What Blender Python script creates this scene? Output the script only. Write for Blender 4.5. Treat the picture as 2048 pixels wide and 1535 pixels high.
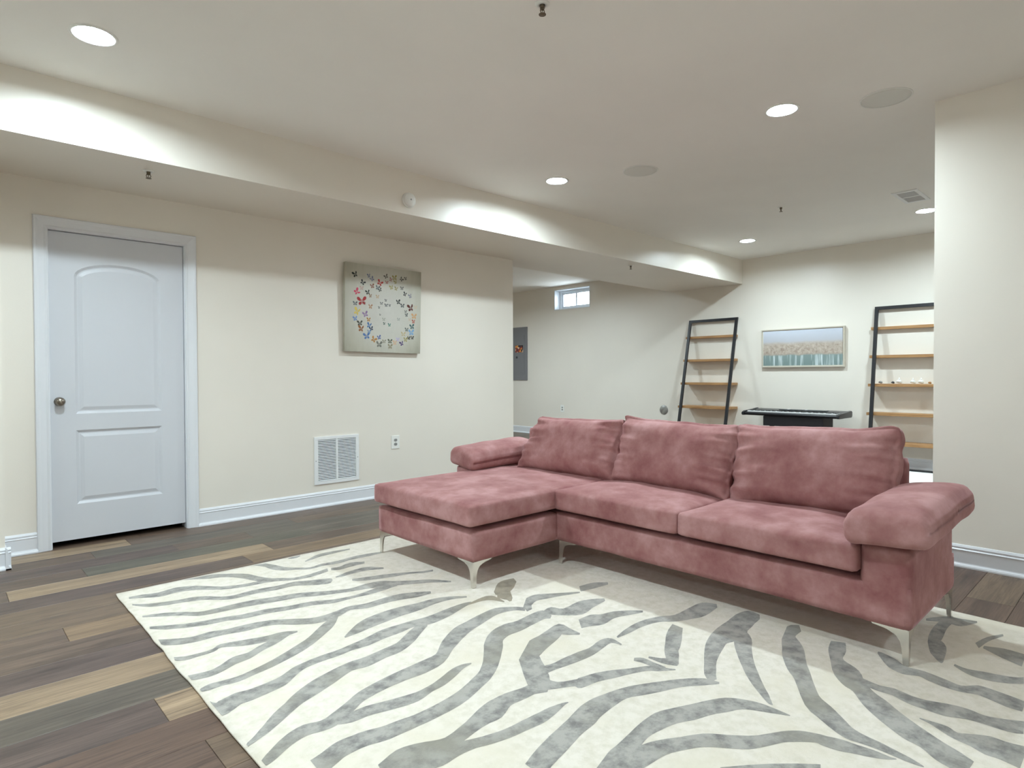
import bpy, bmesh, math, random
from mathutils import Vector, Matrix, noise

for _o in list(bpy.data.objects):
    bpy.data.objects.remove(_o)
scn = bpy.context.scene
COL = scn.collection

# ------------------------------------------------------------------ camera
# world: +X runs along the door wall into the depth, +Y towards the door wall, Z up (metres)
CAM_F, CAM_PITCH, CAM_YAW, CAM_ROLL, CAM_H = 1229.13, -0.0152, 0.8158, -0.0040, 1.1311
_F = Vector((math.cos(CAM_YAW)*math.cos(CAM_PITCH), math.sin(CAM_YAW)*math.cos(CAM_PITCH), math.sin(CAM_PITCH)))
_R = Vector((math.sin(CAM_YAW), -math.cos(CAM_YAW), 0))
_U = _R.cross(_F)
_R2 = math.cos(CAM_ROLL)*_R + math.sin(CAM_ROLL)*_U
_U2 = -math.sin(CAM_ROLL)*_R + math.cos(CAM_ROLL)*_U
cam = bpy.data.cameras.new('camera')
cam.sensor_fit = 'HORIZONTAL'; cam.sensor_width = 36.0; cam.lens = CAM_F*36.0/2048.0
cam.clip_start = 0.02; cam.clip_end = 100
camo = bpy.data.objects.new('camera', cam); COL.objects.link(camo)
M = Matrix((( _R2.x, _U2.x, -_F.x, 0), (_R2.y, _U2.y, -_F.y, 0), (_R2.z, _U2.z, -_F.z, CAM_H), (0, 0, 0, 1)))
camo.matrix_world = M
scn.camera = camo

# ------------------------------------------------------------------ sky and exposure
world = bpy.data.worlds.new('sky'); scn.world = world
world.use_nodes = True
_bg = world.node_tree.nodes['Background']
_bg.inputs[0].default_value = (0.80, 0.92, 1.0, 1); _bg.inputs[1].default_value = 9.0
scn.view_settings.view_transform = 'Standard'; scn.view_settings.look = 'None'
scn.view_settings.gamma = 1.0; scn.view_settings.use_curve_mapping = False
scn.view_settings.exposure = 1.10
LAMP = 330.0            # radiance of the LED lenses
LAMP_COL = (0.83, 1.0, 1.07)
scn.cycles.max_bounces = 16; scn.cycles.diffuse_bounces = 12

CEIL = 2.743; YA = 4.975; XB = 8.37; XC = 4.363; YS = 4.119; YS2 = 5.279; ZS = 2.403

# ------------------------------------------------------------------ materials
def lin(c):
    return tuple(((x/255.0)/12.92 if x/255.0 <= 0.04045 else ((x/255.0+0.055)/1.055)**2.4) for x in c) + (1.0,)

class NT:
    def __init__(s, name):
        s.m = bpy.data.materials.new(name); s.m.use_nodes = True
        s.t = s.m.node_tree; s.b = s.t.nodes['Principled BSDF']
    def n(s, typ, **kw):
        nd = s.t.nodes.new(typ)
        for k, v in kw.items():
            if k.startswith('i_'):
                key = k[2:]
                nd.inputs[int(key) if key.isdigit() else key.replace('_', ' ')].default_value = v
            else: setattr(nd, k, v)
        return nd
    def l(s, a, b): s.t.links.new(a, b)
    def mix(s, fac, a, b, blend='MIX'):
        m = s.t.nodes.new('ShaderNodeMix'); m.data_type = 'RGBA'; m.blend_type = blend
        for val, idx in ((fac, 0), (a, 6), (b, 7)):
            if hasattr(val, 'is_linked'): s.l(val, m.inputs[idx])
            else: m.inputs[idx].default_value = val
        return m.outputs[2]
    def ramp(s, fac, stops, interp='LINEAR'):
        r = s.t.nodes.new('ShaderNodeValToRGB'); r.color_ramp.interpolation = interp
        e = r.color_ramp.elements
        while len(e) < len(stops): e.new(0.5)
        for el, (p, c) in zip(e, stops): el.position = p; el.color = c
        s.l(fac, r.inputs[0]); return r
    def noise(s, vec, scale, detail=3, rough=0.5):
        nd = s.n('ShaderNodeTexNoise'); nd.inputs['Scale'].default_value = scale
        nd.inputs['Detail'].default_value = detail; nd.inputs['Roughness'].default_value = rough
        if vec is not None: s.l(vec, nd.inputs['Vector'])
        return nd.outputs[0]
    def mapping(s, vec, scale=(1, 1, 1), loc=(0, 0, 0)):
        mp = s.n('ShaderNodeMapping'); mp.inputs['Scale'].default_value = scale; mp.inputs['Location'].default_value = loc
        s.l(vec, mp.inputs[0]); return mp.outputs[0]
    def bump(s, h, strength=0.2, dist=0.005):
        b = s.n('ShaderNodeBump'); b.inputs['Strength'].default_value = strength; b.inputs['Distance'].default_value = dist
        s.l(h, b.inputs['Height']); s.l(b.outputs[0], s.b.inputs['Normal'])

def plain(name, rgb, rough=0.5, metal=0.0, spec=0.5, bump=None, sheen=0.0):
    m = NT(name); b = m.b
    b.inputs['Base Color'].default_value = lin(rgb); b.inputs['Roughness'].default_value = rough
    b.inputs['Metallic'].default_value = metal; b.inputs['Specular IOR Level'].default_value = spec
    if bump:
        g = m.n('ShaderNodeNewGeometry'); m.bump(m.noise(g.outputs['Position'], bump[0], 2), bump[1], 0.002)
    return m.m

def paint(name, rgb, rough=0.45, var=0.03):
    m = NT(name)
    g = m.n('ShaderNodeNewGeometry')
    nz = m.noise(g.outputs['Position'], 1.3, 3)
    c = lin(rgb); c2 = tuple(x*(1-var) for x in c[:3]) + (1,)
    r = m.ramp(nz, [(0.35, c2), (0.65, c)])
    m.l(r.outputs[0], m.b.inputs['Base Color'])
    m.b.inputs['Roughness'].default_value = rough
    m.bump(m.noise(g.outputs['Position'], 140, 2), 0.10, 0.002)
    return m.m

MAT = {}
MAT['wall'] = paint('wall_paint', (234, 228, 218), 0.36)
MAT['ceiling'] = paint('ceiling_paint', (246, 244, 239), 0.8)
MAT['trim'] = plain('trim_white', (224, 226, 231), 0.32)
MAT['door'] = plain('door_white', (208, 210, 216), 0.38)
MAT['white'] = plain('white_plastic', (236, 236, 232), 0.4)
MAT['vent'] = plain('vent_enamel', (234, 235, 236), 0.4)
MAT['dark'] = plain('void_shade', (12, 12, 13), 0.9)  # near-black colour stands for the shade inside ducts and outlet slots
MAT['chrome'] = plain('brushed_chrome', (225, 222, 216), 0.25, 1.0)
MAT['nickel'] = plain('satin_nickel', (150, 142, 132), 0.28, 1.0)
MAT['black_metal'] = plain('black_powder_coat', (22, 22, 27), 0.45, 0.0, 0.5, (300, 0.1))
MAT['kb'] = plain('keyboard_black', (18, 20, 26), 0.3)
MAT['kbwhite'] = plain('key_white', (240, 240, 240), 0.25)
MAT['kbgrey'] = plain('keyboard_panel', (52, 56, 62), 0.35)
MAT['standblack'] = plain('stand_black', (20, 18, 24), 0.6)
MAT['grille'] = plain('speaker_grille', (226, 226, 220), 0.7, 0, 0.3, (900, 0.3))
MAT['panelgrey'] = plain('panel_grey', (126, 126, 130), 0.45)
MAT['slot'] = plain('slot_grey', (150, 150, 148), 0.5)
MAT['brass'] = plain('sprinkler_metal', (120, 108, 92), 0.35, 0.8)
MAT['champagne'] = plain('frame_champagne', (205, 198, 184), 0.4, 0.2)
MAT['liner'] = plain('frame_liner', (226, 222, 210), 0.6)
MAT['pvc'] = plain('window_pvc', (232, 238, 244), 0.35)
MAT['rugwhite'] = plain('shag_white', (240, 240, 238), 0.95, 0, 0.1, (240, 0.8))
MAT['subfloor'] = plain('subfloor_dark', (40, 33, 28), 0.9)

def m_lens():
    m = NT('led_lens'); m.b.inputs['Base Color'].default_value = (0.9, 0.9, 0.9, 1)
    m.b.inputs['Emission Color'].default_value = LAMP_COL + (1,); m.b.inputs['Emission Strength'].default_value = LAMP
    return m.m
MAT['lens'] = m_lens()

def m_glass():
    m = NT('window_glass'); t = m.t
    tr = m.n('ShaderNodeBsdfTransparent'); gl = m.n('ShaderNodeBsdfGlossy'); gl.inputs['Roughness'].default_value = 0.02
    fr = m.n('ShaderNodeFresnel'); fr.inputs[0].default_value = 1.45
    mx = m.n('ShaderNodeMixShader'); m.l(fr.outputs[0], mx.inputs[0]); m.l(tr.outputs[0], mx.inputs[1]); m.l(gl.outputs[0], mx.inputs[2])
    m.l(mx.outputs[0], t.nodes['Material Output'].inputs[0]); return m.m
MAT['glass'] = m_glass()

def m_plank():
    m = NT('vinyl_plank')
    oi = m.n('ShaderNodeObjectInfo'); g = m.n('ShaderNodeNewGeometry')
    off = m.n('ShaderNodeVectorMath', operation='SCALE'); off.inputs[0].default_value = (37.0, 11.0, 5.0)
    m.l(oi.outputs['Random'], off.inputs['Scale'])
    ad = m.n('ShaderNodeVectorMath', operation='ADD'); m.l(g.outputs['Position'], ad.inputs[0]); m.l(off.outputs[0], ad.inputs[1])
    wide = m.noise(m.mapping(ad.outputs[0], (0.9, 9.0, 1)), 1.6, 4, 0.6)
    fine = m.noise(m.mapping(ad.outputs[0], (2.0, 60.0, 1)), 2.2, 5, 0.65)
    wob = m.noise(m.mapping(ad.outputs[0], (1.6, 16.0, 1)), 2.0, 6, 0.7)
    base = oi.outputs['Color']
    dark = m.mix(1.0, base, (0.50, 0.47, 0.47, 1), 'MULTIPLY')
    light = m.mix(1.0, base, (1.28, 1.27, 1.25, 1), 'MULTIPLY')
    r1 = m.ramp(wide, [(0.30, (0, 0, 0, 1)), (0.68, (1, 1, 1, 1))])
    c1 = m.mix(r1.outputs[0], dark, light)
    c2 = m.mix(0.35, c1, base)
    r2 = m.ramp(fine, [(0.40, (0.74, 0.72, 0.70, 1)), (0.60, (1.06, 1.06, 1.06, 1))])
    c3 = m.mix(1.0, c2, r2.outputs[0], 'MULTIPLY')
    r3 = m.ramp(wob, [(0.34, (0.52, 0.50, 0.49, 1)), (0.48, (1, 1, 1, 1))])
    c4 = m.mix(0.8, c3, r3.outputs[0], 'MULTIPLY')
    m.l(c4, m.b.inputs['Base Color'])
    m.b.inputs['Roughness'].default_value = 0.42
    m.bump(fine, 0.12, 0.002)
    return m.m
MAT['plank'] = m_plank()

def m_rug(name, c_a, c_b, c_c, rough, sheen, nscale, bumps):
    m = NT(name); g = m.n('ShaderNodeNewGeometry'); P = g.outputs['Position']
    n1 = m.noise(P, nscale, 5, 0.65); n2 = m.noise(P, 3.0, 3)
    r = m.ramp(n1, [(0.34, lin(c_b)), (0.58, lin(c_a))])
    r2 = m.ramp(n2, [(0.52, (0, 0, 0, 1)), (0.72, (1, 1, 1, 1))])
    c = m.mix(r2.outputs[0], r.outputs[0], lin(c_c))
    m.l(c, m.b.inputs['Base Color']); m.b.inputs['Roughness'].default_value = rough
    m.b.inputs['Specular IOR Level'].default_value = 0.2
    m.b.inputs['Sheen Weight'].default_value = sheen
    fine = m.noise(P, 420, 3, 0.7); med = m.noise(P, 46, 3, 0.6)
    mm = m.n('ShaderNodeMath', operation='MULTIPLY_ADD'); m.l(med, mm.inputs[0]); mm.inputs[1].default_value = bumps; m.l(fine, mm.inputs[2])
    m.bump(mm.outputs[0], 0.5, 0.004)
    return m.m
MAT['rug'] = m_rug('rug_cream_pile', (228, 220, 208), (214, 206, 190), (222, 213, 195), 0.95, 0.15, 26, 1.6)
MAT['stripe'] = m_rug('rug_silver_stripe', (170, 166, 159), (114, 111, 108), (142, 137, 124), 0.6, 0.3, 20, 1.2)
MAT['stripe_brown'] = m_rug('rug_brown_stripe', (160, 148, 128), (136, 126, 108), (150, 140, 116), 0.6, 0.3, 20, 1.2)

def m_velvet():
    m = NT('rose_velvet'); g = m.n('ShaderNodeNewGeometry'); P = g.outputs['Position']
    n1 = m.noise(P, 4.2, 5, 0.62); n2 = m.noise(P, 11.0, 4, 0.6)
    ad = m.n('ShaderNodeMath', operation='MULTIPLY_ADD'); m.l(n2, ad.inputs[0]); ad.inputs[1].default_value = 0.45
    m.l(n1, ad.inputs[2])
    r = m.ramp(ad.outputs[0], [(0.52, lin((134, 86, 86))), (0.72, lin((156, 111, 109))), (0.90, lin((176, 134, 133)))])
    m.l(r.outputs[0], m.b.inputs['Base Color'])
    m.b.inputs['Roughness'].default_value = 0.75; m.b.inputs['Specular IOR Level'].default_value = 0.15
    m.b.inputs['Sheen Weight'].default_value = 0.45; m.b.inputs['Sheen Roughness'].default_value = 0.35
    m.b.inputs['Sheen Tint'].default_value = lin((235, 190, 195))
    m.bump(m.noise(P, 500, 2), 0.10, 0.001)
    return m.m
MAT['velvet'] = m_velvet()

def m_wood():
    m = NT('oak_shelf'); g = m.n('ShaderNodeNewGeometry')
    n = m.noise(m.mapping(g.outputs['Position'], (30, 2, 30)), 2.0, 4)
    r = m.ramp(n, [(0.3, lin((150, 108, 68))), (0.7, lin((188, 146, 98)))])
    m.l(r.outputs[0], m.b.inputs['Base Color']); m.b.inputs['Roughness'].default_value = 0.5; return m.m
MAT['oak'] = m_wood()

def m_canvas():
    m = NT('butterfly_canvas'); tc = m.n('ShaderNodeTexCoord'); O = tc.outputs['Object']
    n = m.noise(m.mapping(O, (6, 1, 1.6)), 2.0, 6, 0.7)
    d = m.n('ShaderNodeVectorMath', operation='LENGTH')
    mp = m.mapping(O, (2.45, 0, 2.45)); m.l(mp, d.inputs[0])
    ad = m.n('ShaderNodeMath', operation='MULTIPLY_ADD'); m.l(n, ad.inputs[0]); ad.inputs[1].default_value = 0.40
    m.l(d.outputs['Value'], ad.inputs[2])
    mr = m.n('ShaderNodeMapRange'); m.l(ad.outputs[0], mr.inputs[0]); mr.inputs[1].default_value = 0.2; mr.inputs[2].default_value = 1.75
    r = m.ramp(mr.outputs[0], [(0.0, lin((206, 204, 197))), (0.45, lin((198, 196, 186))), (0.70, lin((180, 177, 162))), (1.0, lin((138, 133, 116)))])
    m.l(r.outputs[0], m.b.inputs['Base Color']); m.b.inputs['Roughness'].default_value = 0.6
    m.bump(m.noise(O, 60, 4), 0.3, 0.003); return m.m
MAT['canvas'] = m_canvas()

def m_landscape():
    m = NT('landscape_canvas'); tc = m.n('ShaderNodeTexCoord'); O = tc.outputs['Object']
    sp = m.n('ShaderNodeSeparateXYZ'); m.l(O, sp.inputs[0])
    nz = m.noise(O, 9, 4)
    h = m.n('ShaderNodeMath', operation='MULTIPLY_ADD'); m.l(nz, h.inputs[0]); h.inputs[1].default_value = 0.035; m.l(sp.outputs[2], h.inputs[2])
    base = m.ramp(h.outputs[0], [(0.0, lin((148, 168, 166)))], 'LINEAR')
    mr = m.n('ShaderNodeMapRange'); m.l(h.outputs[0], mr.inputs[0]); mr.inputs[1].default_value = -0.225; mr.inputs[2].default_value = 0.255
    base = m.ramp(mr.outputs[0], [(0.0, lin((116, 136, 134))), (0.29, lin((128, 146, 144))), (0.34, lin((172, 158, 146))), (0.60, lin((188, 176, 164))), (0.70, lin((186, 188, 196))), (1.0, lin((200, 206, 218)))])
    sk = m.noise(m.mapping(O, (1, 26, 2)), 1.0, 3); rk = m.ramp(sk, [(0.5, (0, 0, 0, 1)), (0.68, (1, 1, 1, 1))])
    low = m.ramp(mr.outputs[0], [(0.28, (1, 1, 1, 1)), (0.33, (0, 0, 0, 1))])
    f1 = m.mix(1.0, rk.outputs[0], low.outputs[0], 'MULTIPLY')
    c = m.mix(f1, base.outputs[0], lin((206, 218, 220)))
    spk = m.noise(m.mapping(O, (1, 22, 26)), 1.0, 5, 0.75); rs = m.ramp(spk, [(0.33, lin((134, 112, 98))), (0.50, lin((176, 162, 148))), (0.68, lin((206, 196, 182)))])
    mid = m.ramp(mr.outputs[0], [(0.30, (0, 0, 0, 1)), (0.37, (0.8, 0.8, 0.8, 1)), (0.56, (0.7, 0.7, 0.7, 1)), (0.68, (0, 0, 0, 1))])
    c2 = m.mix(mid.outputs[0], c, rs.outputs[0])
    m.l(c2, m.b.inputs['Base Color']); m.b.inputs['Roughness'].default_value = 0.6; return m.m
MAT['landscape'] = m_landscape()

def m_sticker():
    m = NT('sticker_print'); tc = m.n('ShaderNodeTexCoord')
    v = m.n('ShaderNodeTexVoronoi'); v.inputs['Scale'].default_value = 28; m.l(tc.outputs['Object'], v.inputs['Vector'])
    sp = m.n('ShaderNodeSeparateColor'); m.l(v.outputs['Color'], sp.inputs[0])
    r = m.ramp(sp.outputs[0], [(0.0, lin((40, 34, 40))), (0.3, lin((150, 60, 50))), (0.5, lin((226, 150, 70))), (0.7, lin((236, 206, 170))), (0.85, lin((60, 50, 60)))], 'CONSTANT')
    m.l(r.outputs[0], m.b.inputs['Base Color']); return m.m
MAT['sticker'] = m_sticker()

def m_disc():
    m = NT('wall_plate_steel'); tc = m.n('ShaderNodeTexCoord')
    r = m.ramp(m.noise(tc.outputs['Object'], 16, 2), [(0.35, lin((140, 138, 134))), (0.65, lin((168, 167, 162)))])
    m.l(r.outputs[0], m.b.inputs['Base Color']); m.b.inputs['Roughness'].default_value = 0.35; m.b.inputs['Metallic'].default_value = 0.4; return m.m
MAT['plate'] = m_disc()

# ------------------------------------------------------------------ mesh helpers
def obj(name, bm, mat, parent=None, smooth=False, loc=None):
    me = bpy.data.meshes.new(name)
    bmesh.ops.recalc_face_normals(bm, faces=bm.faces)
    bm.to_mesh(me); bm.free()
    o = bpy.data.objects.new(name, me); COL.objects.link(o)
    if mat: me.materials.append(MAT[mat] if isinstance(mat, str) else mat)
    if smooth:
        for p in me.polygons: p.use_smooth = True
    if loc is not None: o.location = loc
    if parent: o.parent = parent
    return o

def tag(o, label, cat=None, group=None, kind=None):
    o['label'] = label
    if cat: o['category'] = cat
    if group: o['group'] = group
    if kind: o['kind'] = kind
    return o

def thing(name, label, cat, loc=(0, 0, 0), rot=(0, 0, 0), group=None):
    o = bpy.data.objects.new(name, None); COL.objects.link(o); o.empty_display_size = 0.1
    o.location = loc; o.rotation_euler = rot
    return tag(o, label, cat, group)

def struct(name, bm, mat, label=None, parent=None):
    o = obj(name, bm, mat, parent); o['kind'] = 'structure'
    if label: o['label'] = label
    return o

def box(bm, x0, x1, y0, y1, z0, z1):
    vs = [bm.verts.new((x, y, z)) for x in (x0, x1) for y in (y0, y1) for z in (z0, z1)]
    for f in ((0, 1, 3, 2), (4, 6, 7, 5), (0, 4, 5, 1), (2, 3, 7, 6), (0, 2, 6, 4), (1, 5, 7, 3)):
        bm.faces.new([vs[i] for i in f])
    return vs

def B(*boxes, bevel=0.0, seg=2):
    bm = bmesh.new()
    for b in boxes: box(bm, *b)
    if bevel: bmesh.ops.bevel(bm, geom=bm.edges[:], offset=bevel, segments=seg, affect='EDGES', profile=0.7)
    return bm

def prism(bm, pts, d0, d1, plane):
    """extrude a 2-D outline; plane 'xz' extrudes along y, 'yz' along x, 'xy' along z"""
    def P(a, b, d):
        return {'xz': (a, d, b), 'yz': (d, a, b), 'xy': (a, b, d)}[plane]
    A = [bm.verts.new(P(a, b, d0)) for a, b in pts]; C = [bm.verts.new(P(a, b, d1)) for a, b in pts]
    n = len(pts)
    bm.faces.new(A); bm.faces.new(C)
    for i in range(n): bm.faces.new((A[i], A[(i+1) % n], C[(i+1) % n], C[i]))

def lathe(bm, prof, seg=24, axis='z', o=(0, 0, 0)):
    rings = []
    for r, h in prof:
        ring = []
        for k in range(seg):
            a = 2*math.pi*k/seg; c, s = math.cos(a)*r, math.sin(a)*r
            p = {'z': (c, s, h), 'x': (h, c, s), 'y': (c, h, s)}[axis]
            ring.append(bm.verts.new((p[0]+o[0], p[1]+o[1], p[2]+o[2])))
        rings.append(ring)
    for a, b in zip(rings, rings[1:]):
        for k in range(seg): bm.faces.new((a[k], a[(k+1) % seg], b[(k+1) % seg], b[k]))
    bm.faces.new(rings[0]); bm.faces.new(rings[-1])

def tube(bm, pts, r, seg=8):
    pts = [Vector(p) for p in pts]; rings = []
    for i, p in enumerate(pts):
        d = (pts[min(i+1, len(pts)-1)] - pts[max(i-1, 0)]).normalized()
        a = d.orthogonal().normalized() if i == 0 else (ax - d*ax.dot(d)).normalized()
        ax = a; b = d.cross(a)
        rr = r[i] if isinstance(r, (list, tuple)) else r
        rings.append([bm.verts.new(p + a*math.cos(2*math.pi*k/seg)*rr + b*math.sin(2*math.pi*k/seg)*rr) for k in range(seg)])
    for a, b in zip(rings, rings[1:]):
        for k in range(seg): bm.faces.new((a[k], a[(k+1) % seg], b[(k+1) % seg], b[k]))
    bm.faces.new(rings[0]); bm.faces.new(rings[-1])

def soft_box(half, r, n, deform=None):
    """rounded, finely divided box; deform(p, u) bends it (u in -1..1 cube coordinates)"""
    bm = bmesh.new(); H = Vector(half); V = {}
    core = Vector((max(H.x-r, 1e-4), max(H.y-r, 1e-4), max(H.z-r, 1e-4)))
    def vert(i, j, k):
        key = (i, j, k)
        if key in V: return V[key]
        u = Vector((2*i/n[0]-1, 2*j/n[1]-1, 2*k/n[2]-1))
        q = Vector((u.x*H.x, u.y*H.y, u.z*H.z))
        c = Vector((max(-core.x, min(core.x, q.x)), max(-core.y, min(core.y, q.y)), max(-core.z, min(core.z, q.z))))
        d = q - c
        p = c + d.normalized()*r if d.length > 1e-6 else q
        if deform: p = deform(p, u)
        V[key] = bm.verts.new(p); return V[key]
    a, b, c = n
    for i in range(a):
        for j in range(b):
            for k in (0, c): bm.faces.new((vert(i, j, k), vert(i+1, j, k), vert(i+1, j+1, k), vert(i, j+1, k)))
    for i in range(a):
        for k in range(c):
            for j in (0, b): bm.faces.new((vert(i, j, k), vert(i+1, j, k), vert(i+1, j, k+1), vert(i, j, k+1)))
    for j in range(b):
        for k in range(c):
            for i in (0, a): bm.faces.new((vert(i, j, k), vert(i, j+1, k), vert(i, j+1, k+1), vert(i, j, k+1)))
    return bm

def nz(x, y, z): return noise.noise(Vector((x, y, z)))
def sstep(a, b, x):
    t = max(0.0, min(1.0, (x-a)/(b-a))); return t*t*(3-2*t)

# ------------------------------------------------------------------ room shell
LIGHTS = [(0.573, 3.485), (0.573, 1.62), (3.80, 1.62), (3.80, 3.485), (7.20, 1.64), (7.21, 3.485), (-2.6, 1.62), (-2.6, 3.485), (4.4, 8.3), (6.6, 6.25), (6.3, 7.9), (1.6, -1.9), (6.6, -0.6)]  # entries behind the viewpoint, next door and far right are added fill lights
CAN_R = 0.082
def build_ceiling():
    bm = bmesh.new()
    X0, X1, Y0, Y1 = -3.3, 8.7, -2.4, 10.3
    loops = [[(X0, Y0), (X1, Y0), (X1, Y1), (X0, Y1)]]
    for lx, ly in LIGHTS:
        loops.append([(lx+CAN_R*math.cos(2*math.pi*k/32), ly+CAN_R*math.sin(2*math.pi*k/32)) for k in range(32)])
    ed = []
    for lp in loops:
        vs = [bm.verts.new((x, y, CEIL)) for x, y in lp]
        for i in range(len(vs)): ed.append(bm.edges.new((vs[i], vs[(i+1) % len(vs)])))
    bmesh.ops.triangle_fill(bm, use_beauty=True, use_dissolve=False, edges=ed)
    return struct('ceiling', bm, 'ceiling', 'flat off-white painted ceiling with recessed lights')
build_ceiling()

floor = struct('floor', B((-3.3, 8.7, -2.4, 10.3, -0.08, -0.012)), 'subfloor', 'wood-look plank floor in grey brown and tan boards')

DX0, DX1, DZ = 0.552, 1.357, 2.088      # door opening
struct('wall_left', B((0.28, DX0-0.014, YA, 5.10, 0, ZS), (DX1+0.014, 4.70, YA, 5.10, 0, ZS), (DX0-0.014, DX1+0.014, YA, 5.10, DZ+0.014, ZS)), 'wall', 'beige painted wall with the white door and butterfly canvas')
struct('wall_jog', B((-3.3, 0.292, 4.655, 5.10, 0, ZS)), 'wall', 'short beige wall corner beside the door')
WY0, WY1, WZ0, WZ1 = 6.90, 7.742, 2.312, 2.682   # window hole
struct('wall_back', B((XB, 8.7, -2.4, WY0, 0, CEIL), (XB, 8.7, WY1, 10.3, 0, CEIL), (XB, 8.7, WY0, WY1, 0, WZ0), (XB, 8.7, WY0, WY1, WZ1, CEIL)), 'wall', 'beige back wall with small high window')
struct('wall_right', B((XC, XC+0.13, -2.3, 0.951, 0, CEIL)), 'wall', 'beige wall end right of the sofa')
struct('wall_near', B((-3.3, -3.2, -2.4, 4.66, 0, CEIL)), 'wall', 'beige wall behind the viewpoint')
struct('wall_side', B((-3.2, 8.4, -2.4, -2.3, 0, CEIL)), 'wall', 'beige side wall out of view')
struct('wall_far', B((0.2, 8.4, 10.2, 10.3, 0, CEIL)), 'wall', 'beige far wall of the next room')
struct('wall_divider', B((1.75, 1.85, 5.10, 10.2, 0, CEIL), (0.15, 0.25, 5.0, 10.3, 0, CEIL)), 'wall', 'wall between the closet and next room')
struct('ceiling_soffit', B((-3.2, XB, YS, YS2, ZS, CEIL)), 'wall', 'long boxed soffit running along the door wall')

BBP = [(0, 0), (.027, 0), (.027, .008), (.023, .016), (.015, .021), (.013, .026), (.013, .094), (.016, .100), (.010, .106), (.012, .116), (.006, .128), (0, .130)]
def baseboard(name, a, b, wall, axis, sgn, label):
    bm = bmesh.new()
    if axis == 'x': prism(bm, [(wall+sgn*d, z) for d, z in BBP], a, b, 'yz')
    else: prism(bm, [(wall+sgn*d, z) for d, z in BBP], a, b, 'xz')
    return struct(name, bm, 'trim', label)
baseboard('baseboard_left', 1.433, 4.70, YA, 'x', -1, 'white moulded baseboard right of the door')
baseboard('baseboard_door', 0.292, 0.475, YA, 'x', -1, 'short white baseboard piece left of the door')
baseboard('baseboard_jog', -3.2, 0.318, 4.655, 'x', -1, 'white baseboard of the wall corner at far left')
baseboard('baseboard_jog_return', 4.628, YA, 0.292, 'y', 1, 'white baseboard return beside the door')
baseboard('baseboard_back', -2.3, 10.2, XB, 'y', -1, 'white baseboard along the back wall')
baseboard('baseboard_right', -2.3, 0.951, XC, 'y', -1, 'white baseboard of the wall end right of the sofa')

# planks: rows run along X
PCOL = {'brown': (107, 89, 76), 'tan': (131, 109, 86), 'light': (156, 134, 109), 'grey': (102, 93, 82), 'purple': (96, 80, 73), 'green': (99, 94, 81), 'red': (100, 79, 67), 'mid': (116, 97, 80)}
PW, PY0 = 0.1935, 4.745
rnd = random.Random(5)
EXPL = {-1: [(-0.27, .953, 'light'), (.953, 2.29, 'brown'), (2.29, 3.6, 'brown')],
        0: [(-.55, .72, 'brown'), (.72, 2.02, 'grey'), (2.02, 3.3, 'mid')],
        1: [(-.2, 1.15, 'purple'), (1.15, 1.62, 'brown'), (1.62, 2.95, 'grey')],
        2: [(-.55, .62, 'brown'), (.62, 1.95, 'green'), (1.95, 3.2, 'grey')],
        3: [(-1.0, .262, 'brown'), (.262, 1.60, 'light'), (1.60, 2.9, 'brown')],
        4: [(.07, 1.40, 'purple'), (1.40, 2.7, 'tan')],
        5: [(-.45, .85, 'mid')], 6: [(-.2, 1.1, 'mid')],
        7: [(-.93, .408, 'brown'), (.408, 1.7, 'tan')], 8: [(-.6, .74, 'brown')],
        9: [(-.35, .98, 'purple')], 10: [(-.62, .72, 'light')], 11: [(-.5, .83, 'grey')],
        12: [(-.79, .548, 'purple'), (.548, 1.88, 'light')], 13: [(-.4, .9, 'red')], 14: [(-.7, .6, 'red'), (.6, 1.9, 'mid')], 15: [(-.3, 1.0, 'brown')], 16: [(-.6, .7, 'mid')]}
plank_n = 0
stuff = bmesh.new()
def plank(bm, x0, x1, y0, y1):
    g, c, d = 0.0006, 0.0012, 0.010
    a = [bm.verts.new(p) for p in ((x0+g, y0+g, -d), (x1-g, y0+g, -d), (x1-g, y1-g, -d), (x0+g, y1-g, -d))]
    b = [bm.verts.new(p) for p in ((x0+g, y0+g, -c), (x1-g, y0+g, -c), (x1-g, y1-g, -c), (x0+g, y1-g, -c))]
    t = [bm.verts.new(p) for p in ((x0+g+c, y0+g+c, 0), (x1-g-c, y0+g+c, 0), (x1-g-c, y1-g-c, 0), (x0+g+c, y1-g-c, 0))]
    for u, v in ((a, b), (b, t)):
        for i in range(4): bm.faces.new((u[i], u[(i+1) % 4], v[(i+1) % 4], v[i]))
    bm.faces.new(t)
def add_plank(x0, x1, y0, y1, kind, seen):
    global plank_n
    if seen and plank_n < 298:
        bm = bmesh.new(); plank(bm, x0, x1, y0, y1)
        o = obj('plank', bm, 'plank', floor)
        j = rnd.uniform(0.94, 1.06); o.color = tuple(min(1, c*j) for c in lin(PCOL[kind])[:3]) + (1,)
        plank_n += 1
    else:
        plank(stuff, x0, x1, y0, y1)
KINDS = ['brown', 'brown', 'mid', 'grey', 'purple', 'light', 'tan', 'red', 'mid']
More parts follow.
